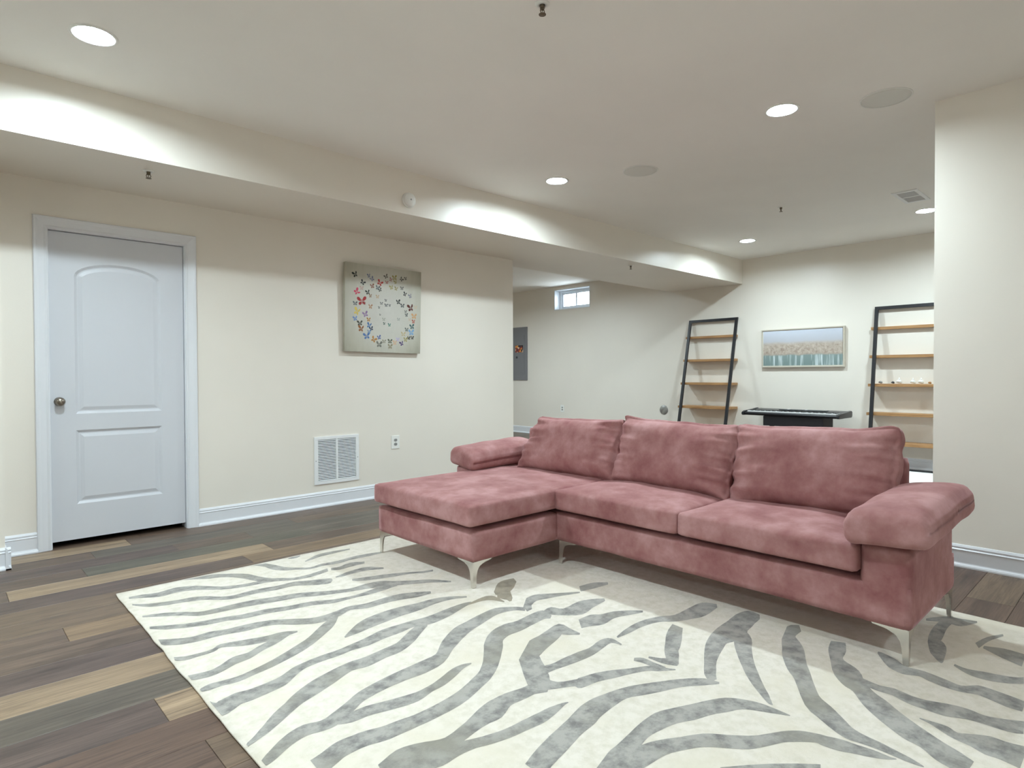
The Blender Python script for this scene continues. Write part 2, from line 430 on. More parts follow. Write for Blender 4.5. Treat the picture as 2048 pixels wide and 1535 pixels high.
for r in range(-29, 37):
    y1 = PY0 - PW*r; y0 = y1 - PW
    if y0 > 10.2 or y1 < -2.3: continue
    spans = list(EXPL.get(r, []))
    if not spans:
        s = -3.2 - rnd.uniform(0, 1.2)
        spans = [(s, s+1.335, rnd.choice(KINDS))]
    while spans[0][0] > -3.2:
        s = spans[0][0]; spans.insert(0, (s-1.335, s, rnd.choice(KINDS)))
    while spans[-1][1] < 8.37:
        s = spans[-1][1]; spans.append((s, s+1.335, rnd.choice(KINDS)))
    for a, b, k in spans:
        if b < -3.2 or a > 8.37: continue
        a, b = max(a, -3.2), min(b, 8.37)
        if b-a < 0.02: continue
        cx, cy = (a+b)/2, (y0+y1)/2
        seen = (-0.6 < b and a < 4.9 and 0.1 < cy < 5.0 and not (a > 0.75 and b < 3.4 and y0 > 0.1 and y1 < 3.65)) or \
               (a < 8.4 and b > 4.8 and 5.0 < cy < 9.0) or (a > 4.2 and 0.9 < cy < 3.2)
        if cx > 3.2 and cy < 1.5: k = 'mid' if k in ('light', 'tan') else k
        add_plank(a, b, y0, y1, k, seen)
so = obj('plank_rest', stuff, 'plank', floor); so['kind'] = 'stuff'; so.color = lin(PCOL['brown'])

# ------------------------------------------------------------------ door
def loop_area_fill(bm, loops, y):
    ed = []; out = []
    for lp in loops:
        vs = [bm.verts.new((a, y, b)) for a, b in lp]; out.append(vs)
        for i in range(len(vs)): ed.append(bm.edges.new((vs[i], vs[(i+1) % len(vs)])))
    bmesh.ops.triangle_fill(bm, use_beauty=True, edges=ed)
    return out
def inset(lp, d):
    cx = sum(p[0] for p in lp)/len(lp); n = len(lp); out = []
    for i in range(n):
        p, q, s = Vector(lp[i-1]), Vector(lp[i]), Vector(lp[(i+1) % n])
        a = (q-p).normalized(); b = (s-q).normalized()
        na = Vector((-a.y, a.x)); nb = Vector((-b.y, b.x)); m = (na+nb); m = m/max(0.3, m.dot(na))
        out.append(tuple(q + m*d))
    return out
door = bpy.data.objects.new('door_1', None); COL.objects.link(door); door.location = (DX0, YA, 0)
door['kind'] = 'structure'; door['label'] = 'closed white two-panel interior door with round nickel knob'
def dchild(name, bm, mat, parent=None, smooth=False):
    o = obj(name, bm, mat, None, smooth); o.data.transform(Matrix.Translation((-DX0, -YA, 0))); o.parent = parent or door
    return o
SY = YA+0.022                          # slab face
up = [(.690, .880), (1.205, .880), (1.205, 1.80)] + [(.9475+.2575*math.cos(t), 1.80+.10*math.sin(t)**1.0) for t in [math.pi*k/16 for k in range(1, 16)]] + [(.690, 1.80)]
lo = [(.690, .275), (1.205, .275), (1.205, .770), (.690, .770)]
bm = bmesh.new()
SX0, SX1, SZ0, SZ1 = DX0+.003, DX1-.003, .040, DZ-.004
L = loop_area_fill(bm, [[(SX0, SZ0), (SX1, SZ0), (SX1, SZ1), (SX0, SZ1)], up, lo], SY)
bk = [bm.verts.new((x, SY+.035, z)) for x, z in ((SX0, SZ0), (SX1, SZ0), (SX1, SZ1), (SX0, SZ1))]
for i in range(4): bm.faces.new((L[0][i], L[0][(i+1) % 4], bk[(i+1) % 4], bk[i]))
bm.faces.new(bk)
for base, lp in ((L[1], up), (L[2], lo)):
    prev = base
    for d, dep in ((.016, .011), (.024, .011), (.046, .004)):
        cur = [bm.verts.new((a, SY+dep, b)) for a, b in inset(lp, d)]
        for i in range(len(cur)): bm.faces.new((prev[i], prev[(i+1) % len(cur)], cur[(i+1) % len(cur)], cur[i]))
        prev = cur
    bm.faces.new(prev)
dchild('door_slab', bm, 'door')
# jamb and casing
dchild('jamb', B((DX0-.012, DX0, YA-.001, 5.10, 0, DZ), (DX1, DX1+.012, YA-.001, 5.10, 0, DZ), (DX0-.012, DX1+.012, YA-.001, 5.10, DZ, DZ+.012)), 'trim')
CP = [(0, 0), (0, -.011), (.008, -.016), (.020, -.013), (.050, -.018), (.062, -.022), (.072, -.022), (.077, -.016), (.077, 0)]
def casing(kind):
    bm = bmesh.new()
    for w, d in [(None, None)]:
        A = []; 
    i0 = .004
    if kind == 'top':
        P0 = [bm.verts.new((DX0-i0-w, YA+d, DZ+i0+w)) for w, d in CP]; P1 = [bm.verts.new((DX1+i0+w, YA+d, DZ+i0+w)) for w, d in CP]
    elif kind == 'left':
        P0 = [bm.verts.new((DX0-i0-w, YA+d, 0)) for w, d in CP]; P1 = [bm.verts.new((DX0-i0-w, YA+d, DZ+i0+w)) for w, d in CP]
    else:
        P0 = [bm.verts.new((DX1+i0+w, YA+d, 0)) for w, d in CP]; P1 = [bm.verts.new((DX1+i0+w, YA+d, DZ+i0+w)) for w, d in CP]
    n = len(CP)
    for i in range(n): bm.faces.new((P0[i], P0[(i+1) % n], P1[(i+1) % n], P1[i]))
    bm.faces.new(P0); bm.faces.new(P1)
    return bm
for k in ('left', 'right', 'top'): dchild('casing', casing(k), 'trim')
bm = bmesh.new(); kx, kz = .602, .965
lathe(bm, [(.003, -.058), (.016, -.056), (.026, -.048), (.029, -.040), (.026, -.030), (.014, -.022), (.011, -.012), (.011, -.004), (.028, -.004), (.030, 0.0)], 24, 'y', (kx, SY, kz))
kn = dchild('knob', bm, 'nickel', None, True); kn['label'] = 'round satin nickel knob'

# ------------------------------------------------------------------ window
win = bpy.data.objects.new('window_1', None); COL.objects.link(win); win.location = (XB, (WY0+WY1)/2, WZ0)
win['kind'] = 'structure'; win['label'] = 'small white basement window high in the back wall'
def wchild(name, bm, mat, parent=None):
    o = obj(name, bm, mat); o.data.transform(Matrix.Translation((-win.location.x, -win.location.y, -win.location.z))); o.parent = parent or win; return o
wchild('window_liner', B((XB-.004, 8.70, WY0, WY0+.012, WZ0, WZ1), (XB-.004, 8.70, WY1-.012, WY1, WZ0, WZ1), (XB-.004, 8.70, WY0, WY1, WZ0, WZ0+.012), (XB-.004, 8.70, WY0, WY1, WZ1-.012, WZ1)), 'pvc')
def ring(x0, x1, y0, y1, z0, z1, w): return [(x0, x1, y0, y0+w, z0, z1), (x0, x1, y1-w, y1, z0, z1), (x0, x1, y0+w, y1-w, z0, z0+w), (x0, x1, y0+w, y1-w, z1-w, z1)]
wx = 8.50
wchild('window_frame', B(*ring(wx, wx+.07, WY0+.012, WY1-.012, WZ0+.012, WZ1-.012, .034), bevel=.004), 'pvc')
ym = (WY0+WY1)/2
for a, b, dx in ((WY0+.046, ym+.022, .005), (ym-.022, WY1-.046, .032)):
    s = wchild('window_sash', B(*ring(wx+dx, wx+dx+.026, a, b, WZ0+.046, WZ1-.046, .030), bevel=.003), 'pvc')
    wchild('window_pane', B((wx+dx+.011, wx+dx+.014, a+.028, b-.028, WZ0+.074, WZ1-.074)), 'glass', s)

# ------------------------------------------------------------------ ceiling lights
LLAB = ['recessed ceiling light at the upper left, nearest in view', 'recessed ceiling light straight above the rug', 'recessed ceiling light above the right arm of the sofa', 'recessed ceiling light over the chaise, near the soffit',
        'recessed ceiling light at the back, cut by the wall end', 'recessed ceiling light at the back, beside the soffit end', 'added unseen fill light behind the viewpoint, right', 'added unseen fill light behind the viewpoint, left', 'added unseen fill light in the next room, behind the wall', 'added unseen fill light in the next room, before the window wall', 'added unseen fill light in the next room, hidden behind the wall end', 'added fill light out of view, right of the sofa', 'added fill light hidden behind the right wall end']
for (lx, ly), lab in zip(LIGHTS, LLAB):
    t = thing('ceiling_light', lab, 'light', (lx, ly, CEIL), group='recessed ceiling lights')  # group also holds the unseen lights added for brightness
    bm = bmesh.new()
    prof = [(.100, 0.0), (.100, -.003), (.094, -.006), (.084, -.005), (.080, 0.0), (.0775, .017)]
    rings = []
    for r, h in prof: rings.append([bm.verts.new((r*math.cos(2*math.pi*k/32), r*math.sin(2*math.pi*k/32), h)) for k in range(32)])
    for a, b in zip(rings, rings[1:]):
        for k in range(32): bm.faces.new((a[k], a[(k+1) % 32], b[(k+1) % 32], b[k]))
    bm2 = bmesh.new()
    vs = [bm2.verts.new((.0780*math.cos(2*math.pi*k/32), .0780*math.sin(2*math.pi*k/32), .016)) for k in range(32)]
    bm2.faces.new(vs)
    obj('trim_ring', bm, 'white', t, True)
    o = obj('lens', bm2, 'lens', t)
    if o.data.polygons[0].normal.z > 0: o.data.flip_normals()
    bm3 = bmesh.new(); lathe(bm3, [(.083, .0), (.083, .06), (.001, .06)], 24, 'z'); 
    obj('housing', B((-.12, .12, -.12, .12, .05, .12)), 'vent', t); bm3.free()

# speakers, vent, sprinklers, smoke detector
for (x, y), lab in (((4.085, 1.135), 'round grey ceiling speaker near the right wall end'), ((4.102, 2.865), 'round grey ceiling speaker between the ceiling lights')):
    t = thing('ceiling_speaker', lab, 'speaker', (x, y, CEIL), group='flush ceiling speakers')
    bm = bmesh.new(); lathe(bm, [(.136, 0), (.136, -.004), (.132, -.006), (.129, -.005), (.129, -.001)], 40); obj('rim', bm, 'white', t, True)
    bm = bmesh.new(); lathe(bm, [(.129, -.001), (.129, -.0045), (.10, -.006), (.01, -.007)], 40); obj('grille', bm, 'grille', t, True)

t = thing('ceiling_vent', 'rectangular white louvred air vent in the ceiling by the wall end', 'vent', (6.51, 1.60, CEIL))
obj('frame', B((-.23, .23, -.10, -.07, -.008, 0), (-.23, .23, .07, .10, -.008, 0), (-.23, -.19, -.07, .07, -.008, 0), (.19, .23, -.07, .07, -.008, 0), (-.012, .012, -.07, .07, -.007, 0), bevel=.002), 'vent', t)
obj('duct_shade', B((-.19, .19, -.07, .07, -.0015, -.0005)), 'dark', t)  # flat sheet, the duct's shade put into its colour
bs = bmesh.new(); box(bs, -.0022, .0022, -.07, .07, -.006, -.0016); sl = obj('slat', bs, 'vent', t)
for k in range(18):
    o = sl if k == 0 else sl.copy()
    if k: COL.objects.link(o); o.parent = t
    o.location = ((-.178 + .019*k + (.028 if k > 8 else 0)), 0, 0); o.rotation_euler = (0, .5 if k < 9 else -.5, 0)

def sprinkler(x, y, z, lab):
    t = thing('sprinkler_head', lab, 'sprinkler', (x, y, z), group='fire sprinkler heads')
    bm = bmesh.new(); lathe(bm, [(.032, 0), (.032, -.003), (.026, -.008), (.014, -.008), (.014, -.001)], 20); obj('escutcheon', bm, 'white', t, True)
    bm = bmesh.new(); lathe(bm, [(.011, -.004), (.011, -.020), (.008, -.022), (.008, -.026)], 12)
    tube(bm, [(.009, 0, -.022), (.013, 0, -.034), (.004, 0, -.046)], .0022, 6); tube(bm, [(-.009, 0, -.022), (-.013, 0, -.034), (-.004, 0, -.046)], .0022, 6)
    tube(bm, [(0, 0, -.024), (0, 0, -.044)], .0018, 6); obj('sprinkler_body', bm, 'brass', t)
    bm = bmesh.new(); lathe(bm, [(.003, -.044), (.016, -.046), (.016, -.048), (.003, -.049)], 16); obj('deflector', bm, 'brass', t)
sprinkler(1.95, 1.87, CEIL, 'sprinkler head at the top edge of the photo')
sprinkler(5.99, 2.56, CEIL, 'sprinkler head in the ceiling toward the back')
sprinkler(.987, 4.33, ZS, 'sprinkler head under the soffit near the door')
sprinkler(5.95, 4.29, ZS, 'sprinkler head under the soffit near the window')

t = thing('smoke_detector', 'round white smoke detector on the soffit face', 'detector', (2.757, YS, 2.513))
bm = bmesh.new(); lathe(bm, [(.060, 0), (.060, -.010), (.056, -.014)], 32, 'y'); obj('mount_base', bm, 'white', t, True)
bm = bmesh.new(); lathe(bm, [(.054, -.012), (.054, -.024), (.046, -.034), (.020, -.038), (.002, -.0385)], 32, 'y'); obj('cover', bm, 'white', t, True)
bm = bmesh.new(); lathe(bm, [(.007, -.037), (.007, -.0405), (.002, -.041)], 12, 'y'); obj('test_button', bm, 'slot', t, True)

# ------------------------------------------------------------------ wall fittings on the door wall
VX0, VX1, VZ0, VZ1 = 2.356, 2.779, .193, .604
t = thing('return_air_grille', 'white louvred return air grille low on the door wall', 'vent', ((VX0+VX1)/2, YA, (VZ0+VZ1)/2))
hw, hh = (VX1-VX0)/2, (VZ1-VZ0)/2
obj('frame', B((-hw, hw, -.010, 0, hh-.028, hh), (-hw, hw, -.010, 0, -hh, -hh+.028), (-hw, -hw+.034, -.010, 0, -hh+.028, hh-.028), (hw-.030, hw, -.010, 0, -hh+.028, hh-.028), (-.010, .006, -.009, 0, -hh+.028, hh-.028), bevel=.0025), 'vent', t)
obj('duct_shade', B((-hw+.03, hw-.028, -.002, -.0005, -hh+.026, hh-.026)), 'dark', t)  # dark sheet behind the slats in place of the duct's shade
def slat_mesh(x0, x1):
    bm = bmesh.new(); prism(bm, [(-.0092, -.0034), (-.0085, -.0040), (-.0020, .0022), (-.0020, .0034)], x0, x1, 'yz'); return bm
NS = 26
for x0, x1 in ((-hw+.034, -.010), (.006, hw-.030)):
    s0 = obj('slat', slat_mesh(x0, x1), 'vent', t)
    for k in range(NS):
        o = s0 if k == 0 else s0.copy()
        if k: COL.objects.link(o); o.parent = t
        o.location = (0, 0, -hh+.028 + (k+.5)*(2*hh-.056)/NS)
bm = bmesh.new()
for sx, sz in ((-hw+.014, 0), (hw-.014, 0)): lathe(bm, [(.004, -.010), (.004, -.0118), (.001, -.012)], 10, 'y', (sx, 0, sz))
obj('screw', bm, 'slot', t)

def outlet(loc, rot, lab, w=.075, h=.122):
    t = thing('wall_outlet', lab, 'outlet', loc, rot)
    obj('cover_plate', B((-w/2, w/2, -.006, 0, -h/2, h/2), bevel=.003), 'white', t)
    for s in (-1, 1):
        pts = [(.0165*math.cos(a)*1.05, s*.0195 + max(-.0125, min(.0125, .0165*math.sin(a)))) for a in [2*math.pi*k/20 for k in range(20)]]
        bm = bmesh.new(); prism(bm, pts, -.0085, -.005, 'xz'); r = obj('receptacle', bm, 'slot', t)
        obj('slot', B((-.008, -.006, -.0088, -.008, s*.0195-.002, s*.0195+.007), (.006, .008, -.0088, -.008, s*.0195-.002, s*.0195+.006), (-.002, .002, -.0088, -.008, s*.0195-.010, s*.0195-.006)), 'dark', r)
    bm = bmesh.new(); lathe(bm, [(.003, -.006), (.003, -.0072), (.001, -.0074)], 10, 'y'); obj('screw', bm, 'slot', t)
    return t
outlet((3.165, YA, .500), (0, 0, 0), 'white wall outlet beside the return air grille', .088, .124)
outlet((XB, 7.55, .508), (0, 0, -math.pi/2), 'white wall outlet low on the back wall under the window', .090, .130)

# ------------------------------------------------------------------ butterfly canvas
BFLY = [(-0.301,0.290,0.045,(40,48,44),20),
(-0.229,0.226,0.037,(52,52,52),-30),
(-0.165,0.292,0.033,(110,116,140),10),
(-0.136,0.264,0.037,(120,124,150),40),
(-0.053,0.239,0.045,(178,66,60),-25),
(0.010,0.305,0.033,(96,92,84),30),
(0.018,0.252,0.026,(170,110,100),0),
(0.100,0.303,0.041,(150,140,84),10),
(0.064,0.281,0.033,(160,120,110),-20),
(0.114,0.266,0.033,(156,148,96),20),
(0.175,0.298,0.033,(80,78,70),-40),
(0.225,0.309,0.029,(92,88,80),10),
(-0.286,0.135,0.050,(206,70,100),-60),
(-0.237,0.175,0.033,(190,160,150),0),
(-0.135,0.202,0.037,(140,90,70),15),
(-0.077,0.193,0.037,(104,112,116),-10),
(-0.052,0.177,0.030,(90,90,84),20),
(-0.176,0.143,0.037,(52,56,50),15),
(-0.147,0.114,0.030,(150,120,90),0),
(-0.076,0.112,0.030,(196,170,140),0),
(0.072,0.211,0.037,(170,160,110),15),
(0.122,0.203,0.033,(166,156,110),-10),
(0.183,0.214,0.029,(120,120,116),0),
(0.219,0.161,0.037,(70,68,70),-20),
(0.279,0.150,0.037,(140,138,150),20),
(-0.235,0.059,0.068,(160,36,40),8),
(-0.302,0.034,0.033,(96,102,108),0),
(-0.152,0.017,0.037,(180,140,110),0),
(-0.279,-0.038,0.058,(214,190,96),-20),
(-0.200,-0.056,0.045,(146,120,160),20),
(-0.298,-0.100,0.037,(112,140,190),10),
(-0.164,-0.101,0.033,(176,130,66),0),
(-0.252,-0.138,0.041,(70,72,64),5),
(-0.236,-0.187,0.051,(150,96,56),-5),
(-0.156,-0.154,0.045,(80,120,170),-15),
(-0.138,-0.181,0.033,(50,70,96),20),
(-0.162,-0.210,0.033,(120,150,186),0),
(-0.182,-0.250,0.051,(84,118,170),10),
(-0.112,-0.277,0.045,(180,128,62),-30),
(-0.059,-0.257,0.035,(90,106,160),15),
(-0.055,-0.320,0.050,(118,118,108),0),
(-0.003,-0.291,0.030,(150,146,130),0),
(0.061,-0.287,0.037,(100,104,88),0),
(0.061,-0.335,0.041,(150,142,116),0),
(0.117,-0.299,0.041,(214,180,150),0),
(0.145,-0.267,0.033,(190,180,210),0),
(0.191,-0.302,0.038,(84,64,120),20),
(0.226,-0.265,0.041,(166,158,110),0),
(0.264,-0.248,0.030,(64,66,60),0),
(0.303,-0.244,0.030,(70,70,66),0),
(0.204,-0.214,0.038,(190,176,140),0),
(0.292,-0.195,0.051,(126,168,206),5),
(0.299,-0.139,0.043,(70,104,108),10),
(0.242,-0.170,0.033,(108,118,112),0),
(0.320,-0.089,0.033,(178,96,84),0),
(0.323,-0.039,0.046,(206,160,112),0),
(0.270,-0.074,0.026,(200,180,160),0),
(0.287,0.038,0.059,(96,44,38),10),
(0.337,0.048,0.030,(200,186,160),0),
(0.234,-0.033,0.030,(90,96,96),10),
(0.224,-0.001,0.025,(120,124,120),0),
(0.191,0.052,0.035,(92,98,98),0),
(0.141,0.082,0.040,(60,64,62),10),
(0.053,0.044,0.021,(120,122,124),0),
(0.014,0.042,0.026,(104,108,112),0),
(0.013,0.086,0.023,(130,130,130),0),
(-0.036,0.055,0.023,(120,122,122),0),
(-0.057,0.016,0.020,(120,122,120),0),
(-0.045,-0.049,0.017,(140,140,136),0),
(-0.009,-0.089,0.025,(170,172,160),0),
(-0.001,-0.127,0.023,(90,110,100),0),
(0.055,-0.137,0.028,(88,140,128),0),
(0.150,-0.079,0.025,(168,172,166),0),
(-0.202,0.042,0.020,(200,190,180),0)]
art = thing('butterfly_painting', 'square canvas painting of a wreath of coloured butterflies', 'painting', (3.028, YA-.012, 1.732), (math.radians(1.4), math.radians(0.4), 0))
cv = obj('canvas', soft_box((.400, .0185, .3925), .004, (12, 2, 12)), 'canvas', art, False, (0, -.0225, 0))
bcol = {}
for (bx, bz, bs, c, rot) in BFLY:
    bs *= 1.45
    if c not in bcol:
        bcol[c] = plain('paint_%d_%d_%d' % c, c, 0.55)
    bm = bmesh.new(); s = bs*0.5
    def wing(cx, cz, rx, rz, ang, fold):
        vs = []
        for k in range(9):
            a = 2*math.pi*k/9; x, z = rx*math.cos(a), rz*math.sin(a)*(1+.25*math.cos(a))
            vs.append(bm.verts.new(((cx+x*math.cos(ang)-z*math.sin(ang))*s*fold, 0, (cz+x*math.sin(ang)+z*math.cos(ang))*s)))
        bm.faces.new(vs)
    h = (int(abs(bx)*1e4) + int(abs(bz)*1e4)) % 7
    f1 = (1.0, .9, .55, 1.0, .75, .95, .5)[h]; f2 = (.95, 1.0, 1.0, .6, .95, .8, .9)[h]
    wing(.55, .42, .52, .30, .75, f1); wing(-.55, .42, .52, .30, math.pi-.75, f2)
    wing(.40, -.32, .36, .26, -.7, f1); wing(-.40, -.32, .36, .26, math.pi+.7, f2)
    bm.faces.new([bm.verts.new((x*s, -.0003, z*s)) for x, z in ((-.05, -.5), (.05, -.5), (.06, .35), (-.06, .35))])
    o = obj('painted_butterfly', bm, bcol[c], art, False, (bx, -.0419, bz)); o.rotation_euler = (0, math.radians(-rot), 0)

# ------------------------------------------------------------------ back wall fittings
t = thing('electrical_panel', 'grey metal electrical panel cover on the back wall', 'electrical panel', (XB, 8.655, 1.538))
obj('cover', B((-.016, 0, -.203, .203, -.517, .517), bevel=.003), 'panelgrey', t)
obj('panel_door', B((-.021, -.0155, -.13, .15, -.40, .36), bevel=.002), 'panelgrey', t)
obj('latch', B((-.027, -.0205, .055, .095, -.09, -.05), bevel=.002), 'kbgrey', t)
st = obj('sticker', B((-.0225, -.0208, -.098, .118, .028, .165)), 'sticker', t); st['label'] = 'small colourful sticker'
t = thing('round_cover_plate', 'round grey cover plate low on the back wall left of the ladder shelf', 'cover plate', (XB, 5.405, .568))
bm = bmesh.new(); lathe(bm, [(.074, 0), (.074, -.004), (.070, -.008), (.003, -.009)], 32, 'x'); obj('plate', bm, 'plate', t, True)
bm = bmesh.new(); lathe(bm, [(.006, -.008), (.006, -.011), (.002, -.0115)], 12, 'x'); obj('screw', bm, 'slot', t, True)

pt = thing('landscape_painting', 'wide framed abstract landscape in teal, brown and pale blue', 'painting', (XB-.003, 3.292, 1.473), (0, math.radians(-0.8), 0))
PWH, PHH = .532, .258
def fr(w0, w1, x0, x1): return [(x0, x1, -PWH+w0, PWH-w0, PHH-w1, PHH-w0), (x0, x1, -PWH+w0, PWH-w0, -PHH+w0, -PHH+w1), (x0, x1, -PWH+w0, -PWH+w1, -PHH+w1, PHH-w1), (x0, x1, PWH-w1, PWH-w0, -PHH+w1, PHH-w1)]
obj('frame', B(*fr(0, .016, -.040, 0), bevel=.002), 'champagne', pt)
obj('liner', B(*fr(.016, .026, -.026, -.004)), 'liner', pt)
obj('canvas', B((-.030, -.006, -PWH+.024, PWH-.024, -PHH+.024, PHH-.024)), 'landscape', pt)

# ------------------------------------------------------------------ leaning ladder shelves
def ladder(yc, foot, lab, grp):
    W, HT, RW, RD = .385, 1.935, .038, .026
    t = thing('ladder_shelf', lab, 'shelf', (foot, yc, 0), group=grp)
    top = XB - .030 - foot
    lean = math.atan2(top, HT)
    def at(z): return top*z/HT
    for s in (-1, 1):
        bm = bmesh.new(); y0 = s*W - RW/2 if s < 0 else s*W - RW/2
        y0, y1 = (s*W, s*W - s*RW)
        prism(bm, [(at(0)-RD/2, 0), (at(0)+RD/2, 0), (at(HT)+RD/2, HT), (at(HT)-RD/2, HT)], min(y0, y1), max(y0, y1), 'xz')
        obj('rail', bm, 'black_metal', t)
    for z0, z1 in ((HT-.038, HT), (0, .04)):
        bm = bmesh.new(); prism(bm, [(at(z0)-RD/2, z0), (at(z0)+RD/2, z0), (at(z1)+RD/2, z1), (at(z1)-RD/2, z1)], -W+RW, W-RW, 'xz')
        obj('crossbar', bm, 'black_metal', t)
    for k in range(5):
        z = 1.690 - .3425*k
        x0 = at(z)+RD/2+.001; x1 = XB-.012-foot
        bm = B((x0, max(x1, x0+.05), -W+.012, W+.040, z-.034, z), bevel=.004)
        obj('shelf_board', bm, 'oak', t)
    return t
ladder(4.553, 7.92, 'black leaning ladder shelf with oak boards, all boards bare, left of the landscape painting', 'leaning ladder shelves')
ladder(2.035, 8.05, 'black leaning ladder shelf with shells on it, partly hidden by the right wall end', 'leaning ladder shelves')

def shell(y, x, s, col, lab, seed):
    bm = bmesh.new(); rr = random.Random(seed); prof = []
    n, m = 9, 10; rings = []
    for i in range(n):
        u = i/(n-1); r = s*(.1+math.sin(math.pi*min(1, u*1.05))**.7*.55)*(1-.45*u); a0 = u*1.2
        rings.append([bm.verts.new((x+(u-.4)*s*.9, y+r*(1+.2*math.cos(3*a+a0))*math.cos(a), 1.0205+s*.42*(1-.35*u)+r*.75*math.sin(a)*(1+.15*math.sin(2*a)))) for a in [2*math.pi*k/m for k in range(m)]])
    for a, b in zip(rings, rings[1:]):
        for k in range(m): bm.faces.new((a[k], a[(k+1) % m], b[(k+1) % m], b[k]))
    bm.faces.new(rings[0]); bm.faces.new(rings[-1])
    zmin = min(v.co.z for v in bm.verts)
    for v in bm.verts: v.co.z += 1.0065-zmin
    if col == 'white':   # a pointed spire on the white shells
        tip = [bm.verts.new((x+s*.2*math.cos(a), y+s*.22*math.sin(a), 1.0065+s*.7)) for a in [2*math.pi*k/6 for k in range(6)]]
        ap = bm.verts.new((x, y, 1.0065+s*1.25))
        for k in range(6): bm.faces.new((tip[k], tip[(k+1) % 6], ap))
        bm.faces.new(tip)
    o = obj('shell', bm, {'white': 'white', 'grey': 'slot', 'dark': 'kbgrey', 'tan': 'oak'}[col], None, True)
    tag(o, lab, 'shell', 'shells on the ladder shelf')
for i, (y, s, c, lab) in enumerate(((2.335, .042, 'grey', 'small grey shell at the left end of the ladder shelf board'), (2.205, .036, 'dark', 'tiny dark stone on the ladder shelf board'),
        (2.140, .062, 'white', 'white shell, leftmost of the three white ones on the ladder shelf'), (2.000, .058, 'white', 'white shell, middle one of three on the ladder shelf'),
        (1.920, .060, 'white', 'white shell, rightmost of the three white ones on the ladder shelf'), (1.835, .034, 'tan', 'tiny tan shell on the ladder shelf beside the wall end'))):
    shell(y, 8.262, s, c, lab, i)

# ------------------------------------------------------------------ keyboard on its stand
KY0, KY1 = 2.64, 3.85; KC = (KY0+KY1)/2; KW = (KY1-KY0)/2
t = thing('digital_piano', 'black digital piano keyboard with white keys under the landscape painting', 'keyboard', (8.03, KC, .5885))
bm = bmesh.new()
prism(bm, [(-.215, .008), (-.205, 0), (.20, 0), (.215, .018), (.215, .062), (.195, .074), (.03, .060), (-.02, .046), (-.17, .044), (-.205, .036), (-.218, .024)], -KW+.035, KW-.035, 'xz')
obj('body', bm, 'kb', t)
for s in (-1, 1):
    bm = bmesh.new(); pr = [(-.232, .010), (-.215, -.002), (.205, -.002), (.222, .020), (.222, .066), (.198, .080), (.03, .066), (-.18, .054), (-.226, .038)]
    y0, y1 = sorted((s*(KW-.035), s*KW)); prism(bm, pr, y0, y1, 'xz')
    bmesh.ops.bevel(bm, geom=bm.edges[:], offset=.004, segments=2, affect='EDGES')
    obj('end_cheek', bm, 'kb', t)
bk_ = bmesh.new()
nk = 52; kw = (2*KW-.11)/nk
for i in range(nk):
    y = -KW+.055 + i*kw
    box(bk_, -.172, -.028, y+.0006, y+kw-.0006, .044, .056)
wk = obj('white_keys', bk_, 'kbwhite', t); wk['kind'] = 'stuff'
bk_ = bmesh.new()
for i in range(nk-1):
    if i % 7 in (0, 1, 3, 4, 5):
        y = -KW+.055 + (i+1)*kw; box(bk_, -.122, -.028, y-.0065, y+.0065, .056, .066)
wk = obj('black_keys', bk_, 'kb', t); wk['kind'] = 'stuff'
obj('control_panel', B((.040, .185, -KW+.25, KW-.38, .0665, .0745)), 'kbgrey', t).rotation_euler = (0, 0, 0)
for yy in (.12, -.10): obj('panel_glint', B((.085, .125, yy-.012, yy+.012, .0745, .0785), bevel=.0015), 'kbwhite', t)  # white blocks put in for reflections of the ceiling lights

t = thing('keyboard_stand', 'black stand under the digital piano, behind the sofa back', 'stand', (8.0, 3.2, 0))
obj('top_bar', B((-.17, .15, -.37, .37, .462, .586), bevel=.006), 'standblack', t)
for s in (-1, 1):
    obj('leg', B((-.03, .03, s*.33-.02, s*.33+.02, .03, .47), bevel=.004), 'standblack', t)
    obj('foot', B((-.20, .20, s*.33-.025, s*.33+.025, 0, .032), bevel=.005), 'standblack', t)

o = obj('white_rug', soft_box((.44, .75, .012), .01, (24, 40, 2), lambda p, u: p + Vector((0, 0, .004*nz(p.x*30, p.y*30, 3)*sstep(-.5, .5, u.z)))), 'rugwhite', None, True, (7.58, 1.72, .0145))
tag(o, 'plain white rug on the floor before the right ladder shelf', 'rug')

